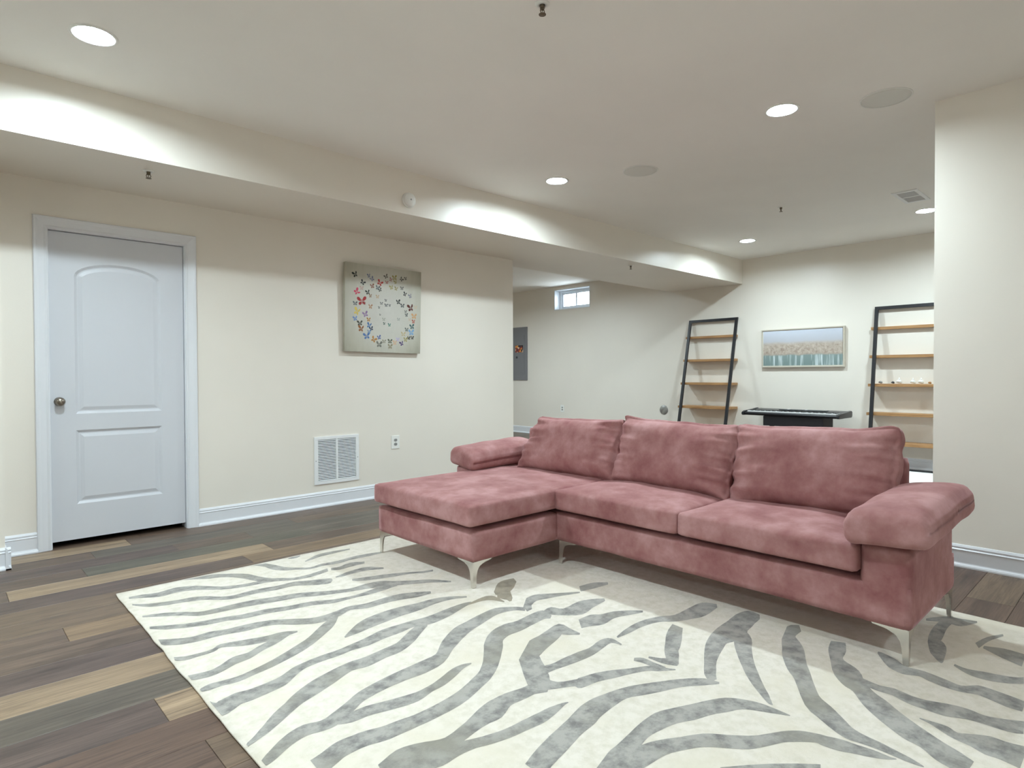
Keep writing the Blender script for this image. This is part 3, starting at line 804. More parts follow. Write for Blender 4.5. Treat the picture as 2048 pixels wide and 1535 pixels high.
# ------------------------------------------------------------------ zebra rug
RX0, RX1, RY0, RY1 = .668, 3.483, .03, 3.700
rug = thing('zebra_rug', 'large cream area rug with silver grey zebra stripes', 'rug', ((RX0+RX1)/2, (RY0+RY1)/2, 0))
rc = Vector(rug.location)
hx, hy = (RX1-RX0)/2, (RY1-RY0)/2
def rugdef(p, u):
    q = p.copy(); edge = max(abs(u.x), abs(u.y))
    if edge > .97: q += Vector((.005*nz(p.x*9, p.y*9, 1), .005*nz(p.x*9, p.y*9, 7), 0))
    return q
obj('rug_pile', soft_box((hx, hy, .0058), .005, (70, 90, 2), rugdef), 'rug', rug, True, (0, 0, .0062))
STRIPES = [
[(0.701,3.561,0.706,3.591),(0.718,3.551,0.724,3.588),(0.735,3.541,0.743,3.586),(0.754,3.530,0.764,3.582),(0.774,3.514,0.786,3.574),(0.796,3.497,0.810,3.565),(0.820,3.486,0.834,3.560),(0.846,3.486,0.860,3.566),(0.873,3.492,0.888,3.575),(0.900,3.494,0.918,3.578),(0.928,3.489,0.947,3.570),(0.957,3.480,0.976,3.555),(0.987,3.465,1.006,3.533),(1.017,3.439,1.036,3.500),(1.049,3.406,1.067,3.462),(1.082,3.379,1.097,3.430),(1.114,3.361,1.129,3.409),(1.148,3.348,1.162,3.394),(1.183,3.339,1.196,3.383),(1.221,3.332,1.236,3.378),(1.262,3.327,1.278,3.377),(1.296,3.323,1.313,3.376),(1.317,3.318,1.336,3.372),(1.331,3.312,1.351,3.366),(1.348,3.304,1.369,3.356),(1.371,3.291,1.390,3.337),(1.396,3.274,1.413,3.314),(1.423,3.260,1.438,3.297),(1.451,3.250,1.467,3.291),(1.481,3.244,1.499,3.291),(1.513,3.242,1.533,3.295),(1.549,3.247,1.570,3.302),(1.588,3.258,1.609,3.312),(1.628,3.268,1.649,3.323)],
[(0.988,3.683,0.992,3.683),(1.097,3.605,1.116,3.676),(1.124,3.598,1.143,3.665),(1.149,3.584,1.168,3.648),(1.172,3.566,1.193,3.628),(1.194,3.543,1.216,3.608),(1.211,3.515,1.238,3.588),(1.226,3.484,1.258,3.568),(1.239,3.454,1.276,3.544),(1.250,3.427,1.288,3.515),(1.260,3.401,1.297,3.484),(1.270,3.377,1.305,3.456),(1.282,3.357,1.315,3.433),(1.294,3.340,1.324,3.411),(1.307,3.326,1.334,3.392),(1.321,3.318,1.344,3.377),(1.336,3.315,1.355,3.363),(1.351,3.312,1.366,3.349)],
[(1.360,3.683,1.368,3.683),(1.398,3.607,1.427,3.670),(1.402,3.564,1.439,3.641),(1.409,3.526,1.450,3.612),(1.421,3.499,1.460,3.582),(1.435,3.477,1.469,3.551),(1.450,3.460,1.479,3.524),(1.466,3.447,1.490,3.503),(1.483,3.437,1.504,3.485),(1.502,3.426,1.520,3.466),(1.525,3.409,1.541,3.444),(1.550,3.389,1.564,3.422),(1.575,3.376,1.589,3.409),(1.599,3.376,1.612,3.410),(1.624,3.383,1.638,3.421),(1.650,3.386,1.667,3.428),(1.680,3.379,1.700,3.424),(1.713,3.369,1.735,3.417),(1.745,3.363,1.768,3.413),(1.773,3.366,1.795,3.417),(1.798,3.373,1.820,3.424),(1.826,3.378,1.849,3.429),(1.860,3.376,1.885,3.429),(1.897,3.371,1.924,3.426),(1.935,3.368,1.961,3.421),(1.970,3.368,1.993,3.414),(2.004,3.369,2.023,3.406),(2.038,3.371,2.053,3.397)],
[(1.563,3.659,1.568,3.673),(1.577,3.652,1.590,3.683),(1.592,3.645,1.611,3.683),(1.610,3.645,1.632,3.683),(1.633,3.659,1.651,3.683)],
[(1.612,3.531,1.618,3.548),(1.640,3.540,1.650,3.570),(1.667,3.549,1.682,3.593),(1.691,3.557,1.710,3.611),(1.709,3.563,1.730,3.621),(1.723,3.568,1.745,3.626),(1.741,3.572,1.764,3.628),(1.768,3.573,1.791,3.628),(1.799,3.573,1.822,3.625),(1.832,3.574,1.853,3.621),(1.865,3.576,1.883,3.615),(1.899,3.579,1.913,3.608),(1.934,3.582,1.943,3.601)],
[(0.692,3.449,0.696,3.469),(0.708,3.422,0.715,3.452),(0.725,3.395,0.734,3.435),(0.743,3.373,0.753,3.420),(0.764,3.357,0.774,3.409),(0.785,3.346,0.796,3.400),(0.808,3.337,0.820,3.391),(0.834,3.330,0.845,3.382),(0.861,3.325,0.872,3.374),(0.884,3.320,0.895,3.368),(0.899,3.315,0.910,3.367),(0.908,3.309,0.922,3.368),(0.920,3.304,0.935,3.365),(0.937,3.297,0.953,3.359),(0.956,3.291,0.972,3.348),(0.975,3.280,0.991,3.334),(0.993,3.263,1.009,3.314),(1.012,3.242,1.028,3.290),(1.031,3.224,1.046,3.270),(1.049,3.211,1.063,3.259),(1.066,3.201,1.081,3.252),(1.088,3.194,1.103,3.248),(1.118,3.192,1.133,3.249),(1.152,3.194,1.169,3.254),(1.188,3.193,1.207,3.255),(1.223,3.186,1.244,3.249),(1.260,3.177,1.281,3.240),(1.295,3.170,1.316,3.233),(1.327,3.169,1.348,3.232),(1.356,3.171,1.378,3.233),(1.383,3.167,1.408,3.231),(1.407,3.153,1.436,3.220),(1.429,3.133,1.461,3.205),(1.452,3.115,1.486,3.191),(1.479,3.097,1.515,3.179),(1.506,3.081,1.544,3.167),(1.529,3.073,1.566,3.157),(1.548,3.079,1.575,3.150),(1.562,3.095,1.578,3.143),(1.574,3.110,1.583,3.137)],
[(1.607,3.138,1.613,3.152),(1.621,3.134,1.632,3.159),(1.636,3.130,1.651,3.166),(1.651,3.128,1.669,3.172),(1.664,3.130,1.683,3.178),(1.676,3.133,1.697,3.183),(1.694,3.134,1.717,3.186),(1.724,3.134,1.750,3.191),(1.761,3.132,1.790,3.193),(1.795,3.127,1.827,3.187),(1.824,3.116,1.853,3.167),(1.852,3.102,1.873,3.138),(1.880,3.087,1.893,3.109)],
[(1.648,3.272,1.666,3.311),(1.661,3.262,1.682,3.307),(1.675,3.253,1.698,3.302),(1.692,3.247,1.716,3.302),(1.714,3.248,1.739,3.310),(1.736,3.253,1.766,3.323),(1.761,3.256,1.794,3.329),(1.789,3.256,1.820,3.320),(1.821,3.256,1.845,3.303),(1.853,3.255,1.870,3.287)],
[(0.692,3.246,0.695,3.265),(0.711,3.231,0.716,3.258),(0.729,3.215,0.737,3.252),(0.750,3.199,0.760,3.242),(0.776,3.181,0.787,3.227),(0.805,3.161,0.816,3.208),(0.830,3.141,0.843,3.189),(0.850,3.120,0.864,3.169),(0.867,3.098,0.881,3.149),(0.886,3.080,0.900,3.134),(0.908,3.070,0.922,3.126),(0.932,3.065,0.946,3.124),(0.955,3.061,0.970,3.122),(0.979,3.058,0.995,3.121),(1.003,3.056,1.020,3.122),(1.030,3.053,1.048,3.122),(1.061,3.048,1.081,3.119),(1.094,3.042,1.116,3.116),(1.128,3.034,1.152,3.109),(1.161,3.025,1.185,3.099),(1.193,3.015,1.218,3.086),(1.227,3.005,1.251,3.075),(1.262,2.998,1.286,3.066),(1.297,2.992,1.322,3.058),(1.331,2.983,1.357,3.046),(1.362,2.967,1.389,3.028),(1.392,2.948,1.418,3.007),(1.425,2.930,1.451,2.986),(1.468,2.912,1.492,2.963),(1.515,2.895,1.536,2.941),(1.556,2.881,1.576,2.925),(1.585,2.873,1.608,2.923),(1.607,2.867,1.635,2.928),(1.630,2.861,1.664,2.931),(1.658,2.852,1.697,2.929),(1.686,2.842,1.729,2.923),(1.712,2.831,1.758,2.914),(1.732,2.821,1.779,2.899),(1.751,2.811,1.794,2.880),(1.773,2.799,1.811,2.861),(1.799,2.784,1.835,2.842),(1.828,2.769,1.861,2.822),(1.856,2.753,1.888,2.802),(1.883,2.737,1.914,2.785),(1.911,2.722,1.942,2.768),(1.938,2.704,1.967,2.746),(1.965,2.682,1.991,2.716),(1.992,2.657,2.012,2.683),(2.019,2.632,2.033,2.650)],
[(1.646,3.025,1.660,3.052),(1.656,3.013,1.674,3.047),(1.665,3.001,1.688,3.043),(1.681,2.989,1.706,3.037),(1.705,2.977,1.732,3.029),(1.735,2.965,1.763,3.019),(1.765,2.954,1.795,3.009),(1.795,2.944,1.825,2.998),(1.825,2.934,1.855,2.986),(1.854,2.925,1.882,2.973),(1.881,2.920,1.905,2.961),(1.906,2.915,1.926,2.948),(1.931,2.908,1.948,2.935),(1.955,2.895,1.971,2.921),(1.979,2.880,1.996,2.906),(2.001,2.867,2.019,2.894),(2.022,2.860,2.039,2.887),(2.041,2.856,2.059,2.883),(2.060,2.851,2.078,2.879)],
[(0.682,3.073,0.688,3.101),(0.697,3.055,0.705,3.091),(0.712,3.037,0.722,3.081),(0.730,3.019,0.741,3.069),(0.753,3.003,0.765,3.054),(0.781,2.987,0.792,3.037),(0.808,2.972,0.820,3.022),(0.837,2.960,0.849,3.012),(0.866,2.948,0.879,3.003),(0.893,2.940,0.907,2.996),(0.917,2.935,0.931,2.990),(0.940,2.933,0.953,2.986),(0.962,2.929,0.976,2.980),(0.982,2.920,0.997,2.972),(1.002,2.909,1.019,2.964),(1.026,2.900,1.043,2.956),(1.057,2.895,1.074,2.953),(1.091,2.893,1.109,2.951),(1.125,2.888,1.144,2.946),(1.157,2.879,1.176,2.935),(1.188,2.868,1.207,2.922),(1.220,2.858,1.239,2.910),(1.254,2.852,1.273,2.904),(1.289,2.846,1.309,2.899),(1.323,2.838,1.345,2.891),(1.354,2.824,1.377,2.874),(1.385,2.806,1.408,2.855),(1.417,2.792,1.438,2.839),(1.453,2.788,1.470,2.828),(1.489,2.788,1.503,2.821),(1.523,2.788,1.537,2.817),(1.554,2.783,1.570,2.818),(1.583,2.777,1.603,2.822),(1.613,2.773,1.637,2.828),(1.646,2.774,1.674,2.837),(1.680,2.777,1.713,2.849),(1.710,2.780,1.747,2.855),(1.735,2.783,1.771,2.849),(1.757,2.785,1.786,2.837),(1.780,2.787,1.801,2.825)],
[(0.677,2.863,0.680,2.922),(0.684,2.845,0.699,2.908),(0.702,2.827,0.718,2.893),(0.721,2.812,0.737,2.881),(0.740,2.801,0.756,2.869),(0.760,2.794,0.775,2.860),(0.781,2.788,0.794,2.853),(0.802,2.785,0.816,2.852),(0.824,2.785,0.839,2.855),(0.846,2.784,0.862,2.855),(0.868,2.782,0.884,2.849),(0.890,2.780,0.905,2.840),(0.912,2.777,0.926,2.833),(0.933,2.770,0.949,2.830),(0.954,2.761,0.972,2.829),(0.976,2.755,0.996,2.827),(0.999,2.753,1.019,2.824),(1.023,2.753,1.043,2.820),(1.047,2.751,1.066,2.814),(1.069,2.745,1.089,2.805),(1.090,2.738,1.111,2.795),(1.111,2.726,1.132,2.783),(1.129,2.710,1.153,2.769),(1.147,2.691,1.173,2.753),(1.165,2.673,1.193,2.738),(1.184,2.656,1.212,2.722),(1.204,2.641,1.232,2.706),(1.224,2.628,1.252,2.693),(1.245,2.618,1.272,2.686),(1.266,2.612,1.293,2.682),(1.288,2.609,1.315,2.681),(1.313,2.611,1.338,2.682),(1.338,2.616,1.363,2.687),(1.364,2.623,1.387,2.691),(1.388,2.635,1.408,2.696),(1.411,2.648,1.430,2.701),(1.433,2.654,1.454,2.702),(1.455,2.646,1.480,2.695),(1.477,2.630,1.505,2.684),(1.503,2.618,1.532,2.677),(1.533,2.615,1.561,2.677),(1.565,2.616,1.595,2.680),(1.596,2.616,1.628,2.682),(1.625,2.612,1.661,2.682),(1.654,2.607,1.692,2.679),(1.682,2.601,1.723,2.673),(1.709,2.592,1.751,2.663),(1.736,2.582,1.777,2.649),(1.763,2.574,1.801,2.635),(1.790,2.571,1.822,2.622),(1.816,2.570,1.840,2.610),(1.842,2.569,1.859,2.597)],
[(0.677,2.663,0.682,2.698),(0.684,2.653,0.693,2.689),(0.695,2.643,0.704,2.681),(0.707,2.635,0.716,2.674),(0.723,2.632,0.730,2.670),(0.739,2.633,0.746,2.667),(0.757,2.634,0.763,2.665),(0.775,2.633,0.781,2.664),(0.795,2.634,0.801,2.664),(0.813,2.636,0.818,2.667),(0.827,2.644,0.829,2.675),(0.837,2.654,0.841,2.687),(0.849,2.656,0.858,2.693),(0.870,2.644,0.882,2.688),(0.895,2.625,0.911,2.678),(0.922,2.608,0.940,2.668),(0.949,2.596,0.968,2.658),(0.978,2.587,0.997,2.649),(1.005,2.581,1.024,2.641),(1.030,2.577,1.048,2.638),(1.053,2.577,1.072,2.638),(1.076,2.577,1.094,2.634),(1.098,2.579,1.113,2.625),(1.119,2.582,1.130,2.612),(1.142,2.585,1.147,2.599)],
[(0.677,2.456,0.677,2.494),(0.677,2.449,0.686,2.491),(0.687,2.441,0.698,2.488),(0.699,2.435,0.710,2.485),(0.713,2.431,0.724,2.482),(0.729,2.428,0.739,2.479),(0.745,2.428,0.754,2.479),(0.761,2.430,0.768,2.483),(0.776,2.435,0.783,2.491),(0.792,2.441,0.799,2.500),(0.809,2.449,0.815,2.511),(0.825,2.457,0.833,2.524),(0.841,2.464,0.853,2.534),(0.858,2.467,0.873,2.535),(0.878,2.470,0.893,2.533),(0.899,2.474,0.911,2.533),(0.920,2.485,0.928,2.541),(0.940,2.497,0.947,2.552),(0.957,2.507,0.966,2.563),(0.972,2.514,0.983,2.570),(0.985,2.518,0.997,2.576),(0.999,2.523,1.011,2.580),(1.012,2.528,1.024,2.585),(1.024,2.533,1.036,2.590),(1.038,2.540,1.050,2.594),(1.057,2.550,1.067,2.596),(1.078,2.564,1.086,2.598),(1.100,2.577,1.105,2.600)],
[(0.677,2.337,0.677,2.351),(0.679,2.332,0.683,2.359),(0.692,2.327,0.698,2.366),(0.705,2.324,0.713,2.371),(0.717,2.324,0.726,2.371),(0.729,2.325,0.737,2.368),(0.743,2.325,0.751,2.365),(0.759,2.322,0.768,2.362),(0.778,2.317,0.788,2.359),(0.799,2.315,0.808,2.359),(0.820,2.317,0.828,2.361),(0.843,2.323,0.851,2.367),(0.865,2.328,0.874,2.373),(0.888,2.332,0.898,2.380),(0.912,2.337,0.922,2.388),(0.936,2.342,0.947,2.397),(0.959,2.349,0.970,2.406),(0.981,2.356,0.993,2.417),(1.004,2.364,1.017,2.428),(1.027,2.372,1.041,2.439),(1.050,2.381,1.064,2.452),(1.073,2.390,1.088,2.464),(1.094,2.400,1.109,2.475),(1.115,2.412,1.130,2.486),(1.139,2.426,1.151,2.500),(1.166,2.444,1.177,2.520),(1.194,2.464,1.206,2.545),(1.220,2.484,1.234,2.569),(1.244,2.501,1.259,2.588),(1.267,2.519,1.282,2.604),(1.290,2.540,1.302,2.618),(1.312,2.565,1.319,2.629),(1.331,2.590,1.335,2.639),(1.350,2.616,1.353,2.650)],
[(0.677,2.228,0.677,2.243),(0.677,2.199,0.682,2.228),(0.677,2.167,0.689,2.217),(0.677,2.135,0.694,2.219),(0.677,2.121,0.697,2.223),(0.690,2.121,0.705,2.225),(0.704,2.124,0.716,2.228),(0.719,2.132,0.728,2.231),(0.734,2.142,0.743,2.236),(0.746,2.149,0.760,2.240),(0.756,2.151,0.775,2.238),(0.767,2.150,0.786,2.234),(0.781,2.149,0.799,2.231),(0.800,2.151,0.816,2.231),(0.821,2.154,0.837,2.232),(0.843,2.157,0.859,2.234),(0.865,2.161,0.881,2.237),(0.889,2.165,0.904,2.241),(0.912,2.172,0.924,2.247),(0.935,2.186,0.942,2.256),(0.955,2.203,0.961,2.267),(0.973,2.216,0.982,2.279),(0.990,2.228,1.000,2.286),(1.007,2.238,1.018,2.290),(1.026,2.246,1.038,2.294),(1.048,2.250,1.062,2.298),(1.073,2.252,1.088,2.301),(1.097,2.253,1.113,2.303),(1.121,2.253,1.139,2.303),(1.146,2.252,1.164,2.302),(1.168,2.252,1.186,2.303),(1.187,2.254,1.204,2.304),(1.203,2.257,1.220,2.307),(1.221,2.259,1.240,2.311),(1.243,2.257,1.266,2.315),(1.269,2.254,1.295,2.320),(1.297,2.252,1.324,2.326),(1.326,2.256,1.355,2.334),(1.357,2.262,1.388,2.344),(1.386,2.266,1.421,2.351),(1.414,2.268,1.453,2.352),(1.443,2.268,1.482,2.350),(1.471,2.269,1.507,2.347),(1.495,2.273,1.530,2.347),(1.517,2.278,1.551,2.346),(1.539,2.278,1.574,2.345),(1.559,2.272,1.599,2.341),(1.581,2.261,1.625,2.336),(1.608,2.254,1.652,2.334),(1.640,2.253,1.683,2.336),(1.675,2.257,1.719,2.341),(1.712,2.263,1.755,2.345),(1.754,2.274,1.793,2.348),(1.799,2.289,1.832,2.350),(1.838,2.302,1.865,2.350),(1.865,2.310,1.887,2.348),(1.885,2.315,1.903,2.344),(1.905,2.320,1.917,2.339)],
[(1.885,2.313,1.893,2.327),(1.914,2.311,1.928,2.335),(1.943,2.310,1.964,2.342),(1.967,2.306,1.994,2.346),(1.983,2.300,2.017,2.345),(1.994,2.292,2.033,2.339),(2.002,2.284,2.044,2.330),(2.008,2.275,2.050,2.315),(2.013,2.264,2.049,2.297),(2.017,2.253,2.048,2.279),(2.021,2.241,2.045,2.262),(2.025,2.230,2.042,2.244),(2.029,2.219,2.038,2.226)],
[(2.067,2.323,2.088,2.362),(2.078,2.311,2.122,2.391),(2.089,2.298,2.158,2.422),(2.103,2.292,2.193,2.446),(2.124,2.297,2.223,2.456),(2.153,2.309,2.245,2.458),(2.186,2.325,2.262,2.456),(2.219,2.346,2.277,2.453),(2.250,2.371,2.292,2.449),(2.281,2.395,2.308,2.446)],
[(2.044,2.286,2.107,2.359),(2.051,2.266,2.132,2.360),(2.055,2.247,2.160,2.359),(2.056,2.244,2.171,2.331),(2.062,2.234,2.100,2.234),(2.054,2.207,2.068,2.207)],
[(0.677,1.889,0.677,1.903),(0.683,1.892,0.683,1.910),(0.693,1.895,0.694,1.917),(0.705,1.899,0.706,1.926),(0.719,1.905,0.720,1.938),(0.735,1.911,0.735,1.952),(0.752,1.919,0.752,1.966),(0.769,1.929,0.768,1.982),(0.786,1.939,0.786,1.998),(0.803,1.949,0.804,2.014),(0.820,1.960,0.822,2.027),(0.837,1.971,0.840,2.039),(0.854,1.982,0.858,2.050),(0.872,1.993,0.875,2.064),(0.889,2.003,0.894,2.079),(0.907,2.012,0.917,2.094),(0.929,2.020,0.943,2.109),(0.954,2.028,0.971,2.123),(0.980,2.037,0.999,2.135),(1.005,2.047,1.026,2.144),(1.031,2.057,1.053,2.151),(1.058,2.068,1.079,2.158),(1.086,2.081,1.106,2.164),(1.114,2.094,1.134,2.169),(1.139,2.103,1.162,2.173),(1.160,2.101,1.188,2.173),(1.180,2.095,1.211,2.170),(1.204,2.091,1.234,2.170),(1.232,2.095,1.259,2.172),(1.261,2.101,1.288,2.176),(1.288,2.107,1.317,2.181),(1.314,2.108,1.345,2.184),(1.340,2.107,1.372,2.187),(1.368,2.112,1.396,2.193),(1.400,2.124,1.423,2.207),(1.431,2.140,1.451,2.226),(1.458,2.155,1.479,2.243),(1.481,2.170,1.500,2.255),(1.499,2.184,1.519,2.266),(1.518,2.198,1.540,2.276),(1.540,2.213,1.563,2.282),(1.566,2.231,1.585,2.286),(1.592,2.248,1.607,2.290)],
[(1.263,2.388,1.266,2.400),(1.286,2.389,1.295,2.425),(1.309,2.390,1.326,2.450),(1.331,2.392,1.354,2.471),(1.350,2.395,1.378,2.487),(1.367,2.399,1.401,2.499),(1.387,2.403,1.426,2.509),(1.414,2.407,1.458,2.517),(1.446,2.411,1.493,2.523),(1.478,2.415,1.527,2.526),(1.509,2.419,1.559,2.527),(1.541,2.422,1.591,2.526),(1.571,2.425,1.622,2.524),(1.601,2.424,1.652,2.519),(1.631,2.423,1.680,2.513),(1.663,2.423,1.709,2.508),(1.699,2.427,1.741,2.506),(1.736,2.434,1.774,2.504),(1.771,2.438,1.807,2.500),(1.803,2.438,1.837,2.491),(1.835,2.435,1.864,2.479),(1.864,2.429,1.889,2.465),(1.890,2.421,1.911,2.449),(1.914,2.409,1.930,2.430),(1.938,2.397,1.949,2.412)],
[(0.680,1.761,0.680,1.793),(0.688,1.762,0.689,1.801),(0.697,1.764,0.697,1.808),(0.710,1.769,0.709,1.817),(0.730,1.780,0.729,1.832),(0.754,1.794,0.754,1.850),(0.776,1.805,0.780,1.865),(0.796,1.812,0.803,1.875),(0.815,1.817,0.826,1.881),(0.832,1.819,0.847,1.883),(0.848,1.817,0.867,1.879),(0.864,1.812,0.884,1.871),(0.880,1.808,0.899,1.867),(0.895,1.806,0.911,1.868),(0.908,1.805,0.922,1.871),(0.925,1.808,0.936,1.877),(0.950,1.818,0.959,1.887),(0.979,1.832,0.987,1.899),(1.006,1.846,1.014,1.912),(1.027,1.859,1.033,1.922),(1.044,1.870,1.053,1.933),(1.063,1.879,1.078,1.944),(1.092,1.886,1.111,1.953),(1.127,1.893,1.148,1.961),(1.161,1.897,1.185,1.967),(1.195,1.900,1.221,1.972),(1.227,1.900,1.257,1.976),(1.258,1.900,1.291,1.979),(1.283,1.898,1.320,1.981),(1.306,1.896,1.345,1.983),(1.331,1.895,1.371,1.985),(1.361,1.898,1.400,1.987),(1.394,1.903,1.428,1.989),(1.431,1.915,1.453,1.996),(1.471,1.939,1.475,2.013),(1.505,1.965,1.504,2.041),(1.531,1.984,1.541,2.073),(1.559,2.000,1.580,2.099),(1.589,2.017,1.617,2.122),(1.617,2.033,1.654,2.141),(1.644,2.046,1.687,2.153),(1.671,2.060,1.716,2.158),(1.702,2.072,1.745,2.163),(1.734,2.083,1.778,2.171),(1.768,2.092,1.813,2.179),(1.802,2.102,1.847,2.185),(1.836,2.112,1.879,2.190),(1.869,2.122,1.913,2.195),(1.900,2.127,1.945,2.193),(1.931,2.127,1.974,2.182),(1.963,2.122,1.998,2.164),(1.989,2.113,2.019,2.147),(2.005,2.101,2.035,2.131),(2.015,2.085,2.046,2.115),(2.025,2.069,2.058,2.100)],
[(0.928,1.810,0.950,1.860),(0.939,1.802,0.962,1.854),(0.951,1.795,0.974,1.849),(0.966,1.789,0.987,1.846),(0.986,1.787,1.004,1.845),(1.007,1.787,1.026,1.845),(1.026,1.786,1.048,1.844),(1.044,1.782,1.068,1.840),(1.061,1.777,1.087,1.835),(1.080,1.771,1.106,1.829),(1.098,1.766,1.125,1.824),(1.117,1.761,1.144,1.819),(1.136,1.756,1.163,1.815),(1.157,1.752,1.183,1.810),(1.178,1.749,1.204,1.806),(1.201,1.749,1.223,1.803),(1.225,1.753,1.243,1.803),(1.249,1.761,1.264,1.805),(1.270,1.767,1.285,1.808),(1.289,1.769,1.306,1.812),(1.307,1.770,1.325,1.818),(1.328,1.773,1.344,1.824),(1.351,1.780,1.367,1.832),(1.376,1.789,1.392,1.842),(1.399,1.798,1.416,1.850),(1.419,1.807,1.436,1.854),(1.438,1.816,1.453,1.855),(1.455,1.823,1.470,1.854),(1.471,1.828,1.484,1.851),(1.487,1.830,1.496,1.845),(1.503,1.832,1.507,1.840)],
[(2.066,2.062,2.028,2.057),(2.088,2.087,2.039,2.080),(2.104,2.103,2.056,2.112),(2.105,2.101,2.147,2.184),(2.130,2.114,2.180,2.189),(2.156,2.122,2.207,2.187),(2.176,2.122,2.229,2.180),(2.195,2.115,2.246,2.169),(2.215,2.107,2.263,2.156),(2.238,2.101,2.281,2.144),(2.262,2.094,2.300,2.131),(2.290,2.085,2.322,2.116),(2.323,2.073,2.349,2.098),(2.359,2.059,2.380,2.078),(2.396,2.045,2.410,2.058)],
[(2.057,1.977,2.079,2.005),(2.067,1.969,2.102,2.012),(2.075,1.961,2.126,2.020),(2.081,1.952,2.150,2.017),(2.090,1.941,2.160,2.000),(2.102,1.924,2.164,1.977),(2.118,1.907,2.177,1.963),(2.137,1.887,2.211,1.963),(2.160,1.867,2.257,1.970),(2.187,1.854,2.297,1.973),(2.220,1.855,2.321,1.970),(2.254,1.863,2.341,1.963),(2.287,1.872,2.363,1.953),(2.323,1.877,2.386,1.941),(2.361,1.882,2.406,1.926),(2.401,1.887,2.426,1.911)],
[(2.415,2.056,2.469,2.112),(2.443,2.049,2.502,2.109),(2.471,2.043,2.535,2.105),(2.500,2.037,2.565,2.098),(2.532,2.033,2.589,2.084),(2.567,2.028,2.609,2.065),(2.602,2.024,2.629,2.047)],
[(0.777,1.603,0.783,1.695),(0.790,1.610,0.797,1.698),(0.804,1.616,0.811,1.702),(0.819,1.623,0.825,1.706),(0.834,1.629,0.840,1.712),(0.848,1.635,0.856,1.718),(0.860,1.640,0.873,1.723),(0.870,1.642,0.888,1.725),(0.880,1.644,0.901,1.725),(0.893,1.644,0.915,1.724),(0.910,1.645,0.933,1.722),(0.928,1.644,0.953,1.721),(0.945,1.642,0.973,1.717),(0.960,1.638,0.991,1.712),(0.977,1.632,1.008,1.706),(0.995,1.628,1.024,1.701),(1.015,1.625,1.041,1.698),(1.035,1.625,1.061,1.697),(1.054,1.624,1.081,1.695),(1.074,1.623,1.101,1.692),(1.094,1.622,1.121,1.688),(1.116,1.622,1.141,1.686),(1.137,1.621,1.163,1.686),(1.160,1.621,1.185,1.686),(1.183,1.621,1.209,1.687),(1.207,1.622,1.233,1.689),(1.232,1.623,1.259,1.692),(1.257,1.625,1.284,1.695),(1.281,1.628,1.307,1.699),(1.305,1.633,1.330,1.704),(1.330,1.639,1.352,1.710),(1.355,1.647,1.375,1.718),(1.381,1.656,1.400,1.727),(1.404,1.665,1.425,1.738),(1.426,1.673,1.448,1.747),(1.450,1.681,1.468,1.756),(1.476,1.692,1.487,1.766),(1.505,1.708,1.506,1.781),(1.534,1.726,1.528,1.799),(1.563,1.746,1.548,1.817),(1.592,1.770,1.566,1.836),(1.620,1.793,1.587,1.859),(1.644,1.815,1.607,1.881),(1.666,1.835,1.624,1.900),(1.683,1.850,1.642,1.922),(1.695,1.862,1.667,1.945),(1.709,1.877,1.693,1.966),(1.719,1.890,1.723,1.987),(1.728,1.899,1.758,2.005),(1.742,1.908,1.790,2.016),(1.762,1.916,1.819,2.021),(1.782,1.922,1.846,2.023),(1.802,1.923,1.871,2.020),(1.824,1.921,1.892,2.014),(1.851,1.920,1.914,2.011),(1.884,1.923,1.942,2.013),(1.918,1.928,1.977,2.018),(1.949,1.932,2.010,2.022),(1.977,1.935,2.040,2.024),(2.001,1.938,2.069,2.025),(2.017,1.939,2.091,2.016),(2.028,1.939,2.095,1.993),(2.037,1.933,2.085,1.966),(2.046,1.924,2.075,1.943)],
[(0.901,1.482,0.915,1.541),(0.921,1.477,0.940,1.549),(0.940,1.470,0.965,1.558),(0.955,1.464,0.991,1.564),(0.967,1.458,1.014,1.562),(0.980,1.451,1.032,1.557),(0.994,1.445,1.048,1.552),(1.010,1.439,1.064,1.545),(1.028,1.434,1.079,1.538),(1.048,1.431,1.091,1.531),(1.070,1.435,1.104,1.524),(1.093,1.442,1.118,1.518),(1.114,1.449,1.134,1.514),(1.136,1.454,1.153,1.516),(1.158,1.459,1.174,1.520),(1.179,1.463,1.195,1.526),(1.198,1.467,1.215,1.531),(1.216,1.471,1.234,1.536),(1.234,1.474,1.253,1.543),(1.253,1.477,1.274,1.551),(1.272,1.478,1.297,1.560),(1.287,1.479,1.321,1.568),(1.301,1.477,1.343,1.574),(1.317,1.475,1.362,1.578),(1.339,1.477,1.377,1.580),(1.364,1.487,1.393,1.580),(1.386,1.499,1.415,1.581),(1.406,1.508,1.442,1.580),(1.428,1.510,1.468,1.576),(1.453,1.507,1.494,1.570),(1.478,1.505,1.516,1.566),(1.499,1.505,1.535,1.565),(1.517,1.505,1.553,1.566),(1.535,1.505,1.572,1.567)],
